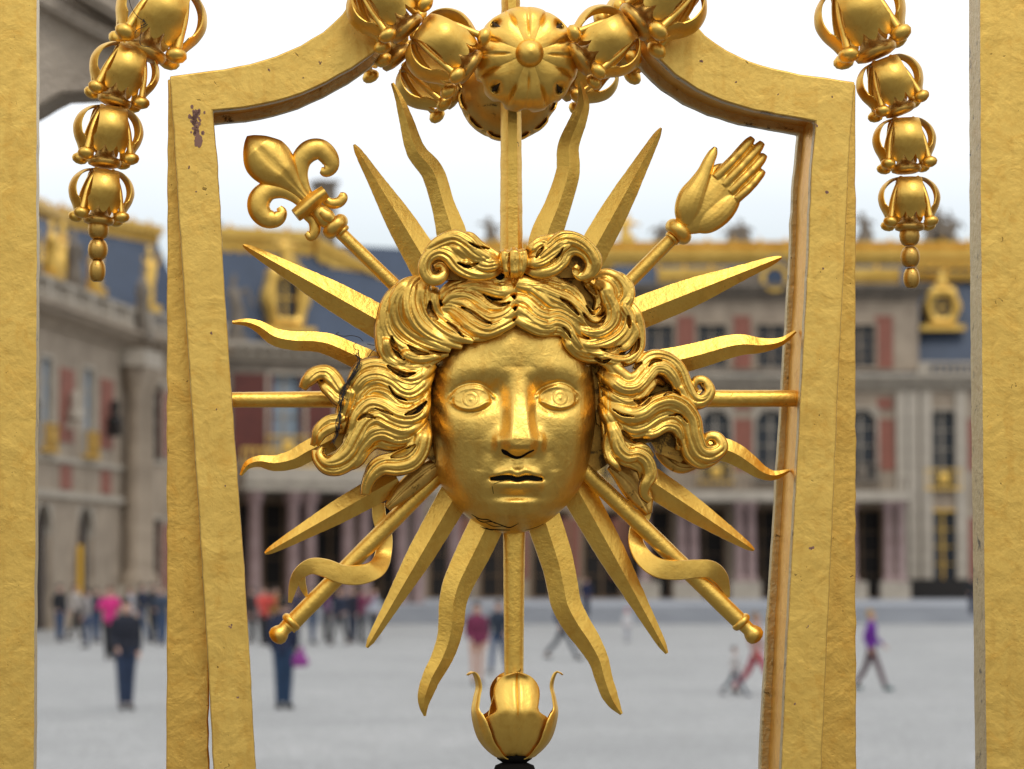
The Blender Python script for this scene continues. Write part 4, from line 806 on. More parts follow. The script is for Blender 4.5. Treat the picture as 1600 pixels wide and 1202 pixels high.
mb = MB(); slab([(30, -60), (60, -22), (110, 8), (150, 29), (178, 44), (197, 56), (195, 76), (184, 76), (150, 58), (100, 32), (55, 6), (20, -20)], PY - .05, PY + .02, mb); mb.build('moulding', M_PIER, pr_, smooth=30, bevel=.015)
mb = MB(); slab([(80, -120), (212, -120), (212, -20), (204, 44), (180, 30), (150, 12), (108, -12), (84, -40)], PY - .11, PY + .02, mb); mb.build('moulding', M_PIER, pr_, smooth=30, bevel=.02)
# ------------------------------------------------------------------ the palace round the courtyard
class Fac:
    """a facade plane: u along it (metres from the traced start), z up, d out of the wall towards the court"""
    def __init__(s, pa, Ya, pb, Yb):
        a = at(pa, 700, Ya); b = at(pb, 700, Yb); s.a = np.array([a[0], a[1]]); v = np.array([b[0], b[1]]) - s.a; s.L = np.linalg.norm(v); s.e = v / s.L; s.n = np.array([s.e[1], -s.e[0]])
    def W(s, V): return np.stack([s.a[0] + V[..., 0] * s.e[0] + V[..., 1] * s.n[0], s.a[1] + V[..., 0] * s.e[1] + V[..., 1] * s.n[1], V[..., 2]], -1)
    def u(s, px):
        k = (px - 800) / F / CP; # x = k*y (to a good approximation near the horizon)
        return (k * s.a[1] - s.a[0]) / (s.e[0] - k * s.e[1])
    def Y(s, px): return s.a[1] + s.u(px) * s.e[1]
    def z(s, px, py): return zt(py, s.Y(px))
    def box(s, mb, u0, u1, d0, d1, z0, z1): mb.box(u0, u1, d0, d1, z0, z1, s.W)
def wall_grid(fc, mb, u0, u1, z0, z1, holes, d0=-.6, d1=0.):
    """wall of boxes from u0..u1, z0..z1 that leaves the rectangular openings free"""
    us = sorted(set([u0, u1] + [h[0] for h in holes] + [h[1] for h in holes])); 
    for a, b in zip(us[:-1], us[1:]):
        m = (a + b) / 2; hs = sorted([(h[2], h[3]) for h in holes if h[0] < m < h[1]]); z = z0
        for h0, h1 in hs:
            if h0 > z + .01: fc.box(mb, a, b, d0, d1, z, h0)
            z = h1
        if z1 > z + .01: fc.box(mb, a, b, d0, d1, z, z1)
def window(fc, root, u0, u1, z0, z1, glass=None, arch=False, frame=None, rail=None, bars=True, dp=1.):
    mb = MB(); w = .14
    for a, b, c, d in ((u0 - w, u0, z0 - w, z1 + w), (u1, u1 + w, z0 - w, z1 + w), (u0, u1, z1, z1 + w), (u0, u1, z0 - w, z0)): fc.box(mb, a, b, -.1, .09, c, d)
    if bars:
        um = (u0 + u1) / 2; fc.box(mb, um - .05, um + .05, -.34 * dp, -.26 * dp, z0, z1)
        for k in range(1, 4): zz = z0 + (z1 - z0) * k / 4; fc.box(mb, u0, um - .05, -.33 * dp, -.27 * dp, zz - .025, zz + .025); fc.box(mb, um + .05, u1, -.33 * dp, -.27 * dp, zz - .025, zz + .025)
    o = mb.build('window', frame or M_PALE, root)
    g = MB(); fc.box(g, u0, u1, -.42 * dp, -.36 * dp, z0, z1); g.build('pane', glass or M_GLASS, o)
    if arch:
        a = MB(); n = 9; um = (u0 + u1) / 2; r = (u1 - u0) / 2
        for sg in (-1, 1):
            th = np.linspace(0, np.pi / 2, n); px_ = um + sg * r * np.sin(th); pz = z1 - r + r * np.cos(th); P = [(um + sg * r, z1)] + list(zip(px_, pz)); m = len(P)
            V = np.array([(x, dd, z) for dd in (-.36, .03) for x, z in P]); a.add(fc.W(V), [tuple(range(m)), tuple(range(2 * m - 1, m - 1, -1))] + [(i, (i + 1) % m, m + (i + 1) % m, m + i) for i in range(m)])
        a.build('arch_head', frame or M_PALE, o)
    if rail:
        a = MB(); fc.box(a, u0 - .2, u1 + .2, .1, .32, z0 - .12, z0)
        for k in range(9): x = u0 - .15 + (u1 - u0 + .3) * k / 8; fc.box(a, x - .02, x + .02, .26, .3, z0, z0 + .9)
        fc.box(a, u0 - .2, u1 + .2, .25, .31, z0 + .9, z0 + .96)
        V, f = lathe([(.0, -.02), (.24, .0), (.3, .04), (.12, .08), (0, .09)], lambda v: fc.W(np.stack([(u0 + u1) / 2 + v[..., 0], .32 + v[..., 2], z0 + .45 + v[..., 1]], -1)), 14); a.add(V, f)
        a.build('balcony_rail', rail, o)
    return o
def panel(fc, root, u0, u1, z0, z1, mat=None, name='brick_panel', d=.05): mb = MB(); fc.box(mb, u0, u1, -.02, d, z0, z1); return mb.build(name, mat or M_BRICK, root)
def cornice(fc, root, u0, u1, z, mat=None, h=.7, name='cornice'):
    mb = MB()
    for k, (dz, d) in enumerate(((0, .18), (.25, .32), (.45, .62), (.62, .78))): fc.box(mb, u0 - d, u1 + d, -.3, d, z + dz * h / .7, z + ((0, .25, .45, .62, .78)[k + 1] - .0) * h / .7)
    for k in range(int((u1 - u0) / .55)): fc.box(mb, u0 + k * .55, u0 + k * .55 + .24, .33, .56, z + .27 * h / .7, z + .44 * h / .7)
    return mb.build(name, mat or M_STONE, root)
def balustrade(fc, root, u0, u1, z0, z1, d=.3, mat=None):
    mb = MB(); fc.box(mb, u0, u1, d - .22, d + .12, z0, z0 + .15); fc.box(mb, u0, u1, d - .22, d + .12, z1 - .16, z1); n = int((u1 - u0) / .34)
    for k in range(n):
        x = u0 + (k + .5) * (u1 - u0) / n
        if k % 9 == 0: fc.box(mb, x - .24, x + .24, d - .24, d + .14, z0 + .15, z1 - .16); continue
        V, f = lathe([(.06, z0 + .15), (.1, z0 + .3), (.11, z0 + .42), (.05, z1 - .4), (.08, z1 - .16)], lambda v: fc.W(np.stack([x + v[..., 0], d - .05 + v[..., 1], v[..., 2]], -1)), 7); mb.add(V, f)
    return mb.build('balustrade', mat or M_PALE, root, smooth=50)
def column(fc, root, u, z0, z1, r, d, mat=None, name='column', parts=True):
    mb = MB(); h = z1 - z0; V, f = lathe([(r * 1.5, z0), (r * 1.5, z0 + h * .03), (r * 1.2, z0 + h * .05), (r, z0 + h * .08), (r * 1.02, z0 + h * .4), (r * .86, z1 - h * .12), (r * 1.1, z1 - h * .1), (r * 1.5, z1 - h * .02), (r * 1.5, z1)], lambda v: fc.W(np.stack([u + v[..., 0], d + v[..., 1], v[..., 2]], -1)), 18)
    mb.add(V, f); return mb.build(name, mat or M_MARBLE, root, smooth=40)
def roof(fc, root, u0, u1, zb, zt_, d0, d1, depth=9., hipL=0., hipR=0., name='roof'):
    """steep slate slope from the eaves (u0..u1 at zb, d0) up to the ridge (zt, d1) and down the far side"""
    V = np.array([(u0, d0, zb), (u1, d0, zb), (u1 - hipR, d1, zt_), (u0 + hipL, d1, zt_), (u0, d1 - depth, zb), (u1, d1 - depth, zb), (u0 + hipL, d1 - 1.2, zt_), (u1 - hipR, d1 - 1.2, zt_)])
    return mesh(name, fc.W(V), [(0, 1, 2, 3), (4, 6, 7, 5), (3, 2, 7, 6), (0, 3, 6, 4), (1, 5, 7, 2), (0, 4, 5, 1)], M_SLATE, root)
def cresting(fc, root, u0, u1, z0, z1, d, z0b=None, z1b=None, wav=.55, name='gilded_cresting'):
    """gilded ridge band with a scalloped lower edge and finials"""
    z0b = z0 if z0b is None else z0b; z1b = z1 if z1b is None else z1b; n = max(12, int((u1 - u0) / wav) * 8); u = np.linspace(u0, u1, n); k = (u - u0) / (u1 - u0)
    lo = z0 + (z0b - z0) * k - .16 * np.abs(np.sin(np.pi * (u - u0) / wav)); hi = z1 + (z1b - z1) * k; md = lo * .45 + hi * .55; mb = MB()
    R_ = np.stack([np.stack([u, np.full(n, dd), z], -1) for dd, z in ((d - .1, lo), (d + .05, lo), (d + .14, md), (d + .32, md + .04), (d + .34, hi), (d - .3, hi))], 1); V, f = ring_tube(R_); mb.add(fc.W(V), f)
    for j in range(int((u1 - u0) / 1.4) + 1):
        x = u0 + j * 1.4; q = (x - u0) / (u1 - u0); zz = z1 + (z1b - z1) * q; V, f = lathe([(.1, zz - .02), (.16, zz + .06), (.05, zz + .12), (.08, zz + .18), (0, zz + .26)], lambda v: fc.W(np.stack([x + v[..., 0], d + .1 + v[..., 1], v[..., 2]], -1)), 8); mb.add(V, f)
    return mb.build(name, M_GILT, root, smooth=40)
def dormer(fc, root, u, z0, w, h, d, oval=False):
    """gilded dormer window standing out of the slates"""
    mb = MB(); n = 28
    th = np.linspace(0, 2 * np.pi, n, endpoint=False); o = np.stack([np.sign(np.cos(th)) * np.abs(np.cos(th)) ** .6 * w / 2, np.sin(th) * h / 2 * np.where(np.sin(th) > 0, 1.0, .95)], 1)
    o *= (1 + .07 * np.cos(6 * th))[:, None]; i_ = np.stack([np.cos(th) * w * .27, np.sin(th) * h * (.28 if oval else .33)], 1)
    if not oval: i_ = np.stack([np.sign(np.cos(th)) * np.abs(np.cos(th)) ** .3 * w * .25, np.sign(np.sin(th)) * np.abs(np.sin(th)) ** .4 * h * .32], 1)
    c = np.array([u, z0 + h / 2]); rings = [np.column_stack([c[0] + o[:, 0], np.full(n, d - .6), c[1] + o[:, 1]]), np.column_stack([c[0] + o[:, 0], np.full(n, d + .15), c[1] + o[:, 1]]), np.column_stack([c[0] + (o[:, 0] + i_[:, 0]) / 2, np.full(n, d + .32), c[1] + (o[:, 1] + i_[:, 1]) / 2]), np.column_stack([c[0] + i_[:, 0], np.full(n, d + .18), c[1] + i_[:, 1]]), np.column_stack([c[0] + i_[:, 0], np.full(n, d - .4), c[1] + i_[:, 1]])]
    V = np.vstack(rings); mb.add(fc.W(V), grid_faces(5, n, True)); fc.box(mb, u - w * .62, u + w * .62, d - .3, d + .3, z0 - .2, z0 + .1)
    V, f = lathe([(.25, z0 + h - .1), (.45, z0 + h + .1), (.2, z0 + h + .3), (.28, z0 + h + .5), (0, z0 + h + .9)], lambda v: fc.W(np.stack([u + v[..., 0], d + v[..., 1] * .6, v[..., 2]], -1)), 10); mb.add(V, f)
    o_ = mb.build('dormer', M_GILT, root, smooth=45); g = MB(); fc.box(g, u - w * .3, u + w * .3, d - .32, d - .25, z0 + h * .12, z0 + h * .88); g.build('pane', M_GLASS, o_); g = MB(); fc.box(g, u - .05, u + .05, d - .25, d - .15, z0 + h * .15, z0 + h * .85); fc.box(g, u - w * .25, u + w * .25, d - .25, d - .17, z0 + h * .5 - .04, z0 + h * .5 + .04); g.build('glazing_bar', M_GILT, o_); return o_
def statue(fc, root, u, z0, h, d, mat, name='statue', k=0):
    """draped figure group or trophy on the parapet"""
    mb = MB(); rs = np.random.RandomState(k); fc.box(mb, u - .42, u + .42, d - .4, d + .4, z0, z0 + .3)
    pf = [(.34, z0 + .3), (.40, z0 + h * .2), (.30, z0 + h * .42), (.36, z0 + h * .62), (.24, z0 + h * .76), (.10, z0 + h * .82), (.16, z0 + h * .9), (.1, z0 + h), (0, z0 + h * 1.02)]
    ph = rs.uniform(0, 6)
    V, f = lathe(pf, lambda v: fc.W(np.stack([u + v[..., 0] * (1 + .25 * np.sin(v[..., 2] * 5 + ph)) + .12 * np.sin(v[..., 2] * 2.2 + ph), d + v[..., 1] * .8, v[..., 2]], -1)), 14); mb.add(V, f)
    for sg in (-1, 1):
        pth = [(u + sg * .2, d, z0 + h * .72), (u + sg * .5, d + .12, z0 + h * (.6 + .2 * rs.rand())), (u + sg * (.4 + .4 * rs.rand()), d + .2, z0 + h * (.45 + .5 * rs.rand()))]; V, f = tube3(cat(pth, 10), [.11, .08, .06], 8); mb.add(fc.W(V), f)
    return mb.build(name, mat, root, smooth=60)
def chimney(fc, root, u, w, z0, z1, d): mb = MB(); fc.box(mb, u - w / 2, u + w / 2, d - .5, d + .5, z0, z1); fc.box(mb, u - w / 2 - .12, u + w / 2 + .12, d - .62, d + .62, z1, z1 + .2); return mb.build('chimney', M_STONE2, root)
# --- left wing, running away along the left side of the court
fl_ = Fac(61, 106, 213, 121); A = thing('left_palace_wing'.replace('left_', ''), np.r_[fl_.W(np.array([fl_.L / 2, -4, 0]))], 'long stone and brick palace wing with arched ground floor, running back on the left', 'building', 'palace wings round the courtyard')
uz = lambda px, py: (fl_.u(px), fl_.z(px, py))
UL0, UL1 = fl_.u(-60), fl_.u(208)
Zc = 11.55; holes = []; wins = []
pitch_ = fl_.u(128 + 8) - fl_.u(70); 
us_ = [fl_.u(70) + k * pitch_ for k in range(-3, 2)]
for u in us_: wins.append((u - .75, u + .75, 6.7, 10.1)); holes.append((u - .75, u + .75, 6.7, 10.1)); holes.append((u - 1.2, u + 1.2, 0, 4.7))
mb = MB(); wall_grid(fl_, mb, UL0, UL1, 0, Zc, holes, -.25, 0); mb.build('wall', M_STONE, A)
mb = MB(); fl_.box(mb, UL0, UL1, -8, -6, 0, Zc); fl_.box(mb, UL0, UL0 + .5, -6, -.7, 0, Zc); mb.build('inner_wall', M_DARK, A)
for w in wins: window(fl_, A, *w, glass=M_BLIND, rail=M_GILT, dp=.3)
for u in us_:
    mb = MB(); n = 10; r = 1.2
    for sg in (-1, 1):
        th = np.linspace(0, np.pi / 2, n); P = [(u + sg * r, 4.7)] + list(zip(u + sg * r * np.sin(th), 4.7 - r + r * np.cos(th))); m = len(P); V = np.array([(x, dd, z) for dd in (-.24, .02) for x, z in P]); mb.add(fl_.W(V), [tuple(range(m)), tuple(range(2 * m - 1, m - 1, -1))] + [(i, (i + 1) % m, m + (i + 1) % m, m + i) for i in range(m)])
    o = mb.build('arch', M_PALE, A); g = MB(); fl_.box(g, u - 1.2, u + 1.2, -.30, -.26, 0, 4.6); g.build('gateway_door', M_GATE, o)
mb = MB(); uY = us_[-1] - 1.55; fl_.box(mb, uY, uY + .3, .1, .22, 1.3, 3.2); mb.build('hanging_banner', plain('yellow_cloth', (.75, .42, .02), .8), A)
for k, u in enumerate(us_):
    um = u + pitch_ / 2
    if um < UL1 - 1:
        panel(fl_, A, um - 1.0, um + 1.0, 7.1, 9.9); panel(fl_, A, um - .8, um + .8, 5.3, 6.2)
        b = MB(); V, f = lathe([(.1, 7.9), (.32, 8.0), (.3, 8.3), (.13, 8.5), (.2, 8.75), (.16, 9.0), (0, 9.1)], lambda v: fl_.W(np.stack([um + v[..., 0], .35 + v[..., 1], v[..., 2]], -1)), 12); b.add(V, f); fl_.box(b, um - .2, um + .2, .05, .6, 7.6, 7.9); b.build('bust', M_PALE if k % 2 else M_DARK, A, smooth=60)
mb = MB(); fl_.box(mb, UL0, UL1, .0, .16, 4.95, 5.2); fl_.box(mb, UL0, UL1, .0, .12, 6.3, 6.5); mb.build('string_course', M_PALE, A)
cornice(fl_, A, UL0, UL1, Zc - .25); balustrade(fl_, A, UL0, UL1, Zc + .5, Zc + 1.5)
roof(fl_, A, UL0, UL1 + 3, Zc + .6, 17.2, -1.0, -3.6, hipR=1.0); cresting(fl_, A, UL0, UL1 + 2, 16.7, 17.6, -3.5, 16.5, 17.4)
for k in range(5): u = fl_.u(110) + (k - 3) * 3.2; statue(fl_, A, u, Zc + 1.5, 2.2, .1, M_GILT if k % 2 == 0 else M_STONE2, k=k)
for k in (0, 1, 2): dormer(fl_, A, fl_.u(85) + (k - 1) * 5.0, 13.0, 1.7, 2.2, -1.1)
chimney(fl_, A, fl_.u(150), 1.2, 15, 19.0, -5)
# giant corner columns and return
for px in (193, 207): column(fl_, A, fl_.u(px), 1.6, 10.6, .42, .55, M_STONE)
mb = MB(); fl_.box(mb, fl_.u(186), fl_.u(214), 0, 1.1, 0, 1.6); mb.build('column_base', M_PALE, A)
mb = MB(); fl_.box(mb, fl_.u(186), fl_.u(214), 0, 1.1, 10.6, 11.3); mb.build('entablature', M_PALE, A)
statue(fl_, A, fl_.u(200), 11.8, 3.2, .6, M_STONE2, k=9)
# --- link between the two (seen between the columns and the frame)
f2 = Fac(216, 121.8, 345, 128); B = thing('palace_wing', f2.W(np.array([f2.L / 2, -4, 0])), 'set-back brick palace bay with gilded statues, between left wing and porticoed wing', 'building', 'palace wings round the courtyard')
u0, u1 = 0, f2.L; w_ = [(f2.u(240) - .65, f2.u(240) + .65, 6.9, 10.2), (f2.u(300) - .65, f2.u(300) + .65, 6.9, 10.2)]; hl = w_ + [(a, b, .9, 4.4) for a, b, _, _ in w_]
mb = MB(); wall_grid(f2, mb, u0, u1, 0, 11.6, hl, -.6, 0); mb.build('wall', M_STONE, B)
for a, b, c, d in hl: window(f2, B, a, b, c, d, dp=.5)
for px in (225, 262, 325): panel(f2, B, f2.u(px) - .55, f2.u(px) + .55, 7.1, 9.9); panel(f2, B, f2.u(px) - .55, f2.u(px) + .55, 1.5, 4.2)
cornice(f2, B, u0, u1, 11.4); balustrade(f2, B, u0, u1, 12.2, 13.2); roof(f2, B, u0 - 1, u1, 12.3, 17.4, -1, -3.6); cresting(f2, B, u0 - 1, u1, 16.9, 17.7, -3.4)
statue(f2, B, f2.u(228), 13.2, 2.8, .1, M_GILT, k=4); statue(f2, B, f2.u(312), 13.2, 2.4, .1, M_STONE2, k=5)
# --- porticoed middle wing behind the left half of the face
f3 = Fac(345, 128, 652, 132); Cc = thing('palace_wing', f3.W(np.array([f3.L / 2, -4, 0])), 'brick palace wing with dark portico, slate roof and gilded dormer, left of the face', 'building', 'palace wings round the courtyard')
u0, u1 = 0, f3.L; hl = []
for px in (447, 553, 630): hl.append((f3.u(px) - .85, f3.u(px) + .85, 7.3, 11.0))
hl2 = [(f3.u(px) - 1.0, f3.u(px) + 1.0, .3, 5.2) for px in (375, 447, 520, 600)]
mb = MB(); wall_grid(f3, mb, u0, u1, 0, 11.9, hl + hl2, -.6, 0); mb.build('wall', M_STONE2, Cc)
for h in hl: window(f3, Cc, *h, glass=M_BLIND, rail=M_GILT)
for h in hl2: window(f3, Cc, *h, glass=M_DARK, frame=M_WOOD)
M_BRICK2 = plain('dark_red_brick', (.15, .045, .035), .9, (.10, .035, .03), 2.)
for px in (395, 500, 592): panel(f3, Cc, f3.u(px) - .95, f3.u(px) + .95, 7.2, 11.0, M_BRICK2)
mb = MB(); f3.box(mb, u0, u1, 0, 3.2, 5.7, 6.05); f3.box(mb, u0, u1, 2.2, 3.3, 6.05, 6.75); mb.build('portico_roof', M_PALE, Cc)
for k in range(8): column(f3, Cc, f3.u(383) + k * (f3.u(592) - f3.u(383)) / 5.0 - (0 if k % 2 else .5), 0, 5.7, .30, 2.7)
mb = MB(); f3.box(mb, u0, u1, 2.4, 3.1, 6.75, 6.85); 
for k in range(30): f3.box(mb, u0 + k * u1 / 30, u0 + k * u1 / 30 + .08, 2.7, 2.78, 6.85, 7.5)
f3.box(mb, u0, u1, 2.68, 2.8, 7.5, 7.58); mb.build('balcony_rail', M_GILT, Cc)
cornice(f3, Cc, u0, u1, 11.6, M_PALE); roof(f3, Cc, u0, u1 + 4, 12.4, 17.4, -.6, -3.4, hipR=1.2)
ua, ub = f3.u(528), f3.u(665); cresting(f3, Cc, u0, ua, 16.9, 17.9, -3.1); cresting(f3, Cc, ua, ub, 16.7, 17.6, -2.8, 14.9, 15.6)
dormer(f3, Cc, f3.u(455), 13.1, 2.1, 2.9, -.6); statue(f3, Cc, f3.u(456), 16.0, 1.4, -.7, M_GILT, k=8); statue(f3, Cc, f3.u(366), 12.4, 3.0, .1, M_STONE2, k=3)
chimney(f3, Cc, f3.u(560), .85, 15.5, 20.3, -4.4); chimney(f3, Cc, f3.u(372), .75, 17.2, 18.1, -4.4)
# --- right main front, square on
f4 = Fac(652, 150, 1640, 150); D = thing('palace_wing', f4.W(np.array([f4.L / 2, -4, 0])), 'broad stone palace front with red panels and arched windows, right of the face', 'building', 'palace wings round the courtyard')
U = f4.u; Z4 = lambda py: zt(py, 150.); u0, u1 = 0, f4.L; GZ = .75
up_, lo_, at_ = [], [], []
for px in (690, 770, 850, 930, 1015, 1118, 1204, 1290, 1345): up_.append((U(px) - .78, U(px) + .78, Z4(752), Z4(640)))
up_.append((U(1472) - .78, U(1472) + .78, Z4(762), Z4(642))); up_.append((U(1580) - .78, U(1580) + .78, Z4(762), Z4(642)))
for px in (1030, 1113, 1206, 1345): at_.append((U(px) - .75, U(px) + .75, Z4(572), Z4(508)))
for px in (1015, 1100, 1190, 1270, 1345): lo_.append((U(px) - 1.0, U(px) + 1.0, GZ + .1, Z4(798)))
for px in (1472, 1580): lo_.append((U(px) - .85, U(px) + .85, GZ + .9, Z4(800)))
for px in (700, 780, 860, 940): lo_.append((U(px) - .9, U(px) + .9, GZ + .1, Z4(800)))
mb = MB(); wall_grid(f4, mb, u0, u1, 0, Z4(596), up_ + lo_, -.6, 0); mb.build('wall', M_STONE, D)
mb = MB(); wall_grid(f4, mb, U(960), U(1436), Z4(580), Z4(468), at_, -.6, -.02); f4.box(mb, U(960), U(1436), -8, -7, Z4(580), Z4(468)); mb.build('attic_wall', M_STONE, D)
for i, h in enumerate(up_): window(f4, D, *h, arch=i < 9, rail=M_GILT if i % 2 or i > 8 else M_STONE2)
for h in at_: window(f4, D, *h, frame=M_STONE)
for h in lo_: window(f4, D, *h, glass=M_DARK if h[0] < U(1440) else M_GLASS, frame=M_GILT if U(1440) < h[0] < U(1500) else M_WOOD)
for px in (1072, 1160, 1248, 1382): panel(f4, D, U(px) - .45, U(px) + .45, Z4(575), Z4(494)); panel(f4, D, U(px) - .5, U(px) + .5, Z4(735), Z4(655)); panel(f4, D, U(px) - .4, U(px) + .4, Z4(640), Z4(622))
for px in (730, 810, 890, 970, 1516): panel(f4, D, U(px) - .5, U(px) + .5, Z4(735), Z4(655)); panel(f4, D, U(px) - .5, U(px) + .5, Z4(905), Z4(810))
for px in (1408, 1424, 1500, 1446): panel(f4, D, U(px) - .3, U(px) + .3, GZ, Z4(612), M_PALE, 'pilaster', .28)
cornice(f4, D, u0, u1, Z4(610), M_PALE, .75); balustrade(f4, D, U(1436), u1, Z4(588), Z4(566)); balustrade(f4, D, u0, U(960), Z4(588), Z4(566))
mb = MB()
for k in range(3): f4.box(mb, U(1090 + 100 * k), U(1140 + 100 * k), .05, .3, Z4(588), Z4(572))
mb.build('window_balustrade', M_STONE2, D)
cornice(f4, D, U(960), U(1436), Z4(468), M_STONE2, .7)
# pediment with the gilded clock
mb = MB(); V = np.array([(U(1130), dd, Z4(452)) for dd in (-.5, .35)] + [(U(1212), dd, Z4(398)) for dd in (-.5, .35)] + [(U(1294), dd, Z4(452)) for dd in (-.5, .35)]); mb.add(f4.W(V), [(0, 2, 4), (1, 5, 3), (0, 1, 3, 2), (2, 3, 5, 4), (0, 4, 5, 1)]); mb.build('pediment', M_STONE2, D)
V, f = lathe([(.0, .0), (.5, .0), (.52, .12), (.72, .14), (.76, .0), (.76, -.1), (0, -.1)], lambda v: f4.W(np.stack([U(1210) + v[..., 0], .5 + v[..., 2], Z4(436) + v[..., 1]], -1)), 26); mesh('clock', V, f, M_GILT, D, smooth=40)
V, f = lathe([(.0, .02), (.48, .02), (.48, -.03), (0, -.03)], lambda v: f4.W(np.stack([U(1210) + v[..., 0], .53 + v[..., 2], Z4(436) + v[..., 1]], -1)), 26); mesh('clock_face', V, f, M_SLATE, D, smooth=40)
roof(f4, D, u0, u1, Z4(572), Z4(392), -1.0, -3.4); roof(f4, D, U(960), U(1436), Z4(462), Z4(410), -.3, -1.4, depth=3, name='attic_roof')
cresting(f4, D, u0, u1, Z4(407), Z4(381), -3.0); cresting(f4, D, u0, u1, Z4(380), Z4(366), -3.5, wav=.9)
for a, b in ((1028, 1136), (1330, 1408)): cresting(f4, D, U(a), U(b), Z4(450), Z4(420), -.15, wav=.8, name='gilded_trophy')
cresting(f4, D, U(1408), u1, Z4(428), Z4(418), -2.6, name='gilded_trophy')
dormer(f4, D, U(1479), Z4(508), 1.9, 2.15, -1.3, True); dormer(f4, D, U(1600), Z4(508), 1.9, 2.15, -1.3, True)
for k, (px, h) in enumerate(((985, 1.5), (1040, 1.0), (1365, 1.6), (1318, 1.0))): statue(f4, D, U(px), Z4(366), h, -3.6, M_GILT if px < 1000 else M_STONE2, k=20 + k)
for k, (px, h) in enumerate(((1476, 1.2), (1490, 1.9), (1506, 1.4))): statue(f4, D, U(px), Z4(364), h, -4.2, M_STONE2, k=30 + k)
for k, (px, h) in enumerate(((1156, 1.2), (1170, 1.5), (766, 1.6))): statue(f4, D, U(px), Z4(372), h, -4.2, M_STONE2, k=40 + k)
# portico on the right, with pink marble columns
mb = MB()
f4.box(mb, U(990), U(1412), 0, 3.0, Z4(785), Z4(769)); mb.build('portico_roof', M_PALE, D)
mb = MB()
for k in range(48): x = U(990) + k * (U(1412) - U(990)) / 48; f4.box(mb, x, x + .07, 2.75, 2.82, Z4(769), Z4(752))
f4.box(mb, U(990), U(1412), 2.72, 2.85, Z4(752), Z4(750)); mb.build('balcony_rail', M_STONE2, D)
for px in (1003, 1060, 1078, 1148, 1166, 1240, 1258, 1320, 1376, 1394): column(f4, D, U(px), GZ + .9, Z4(785), .25, 2.6); 
for px in (1003, 1069, 1157, 1249, 1320, 1385): mb = MB(); f4.box(mb, U(px) - .75, U(px) + .75, 2.1, 3.1, GZ, GZ + .9); mb.build('column_base', M_PALE, D)
mb = MB(); f4.box(mb, U(1412), u1, .3, .7, GZ, Z4(905)); mb.build('dark_plinth', M_DARK, D)
# steps and terrace before the main front
mb = MB(); nst = 6
for k in range(nst): mb.box(-9, 40, 119 + k * .42, 160, .125 * k + .004, .125 * (k + 1))
o = mb.build('terrace_steps', M_STEP, base=True); tag(o, 'wide grey stone steps and terrace before the main palace front', 'steps'); o['kind'] = 'structure'
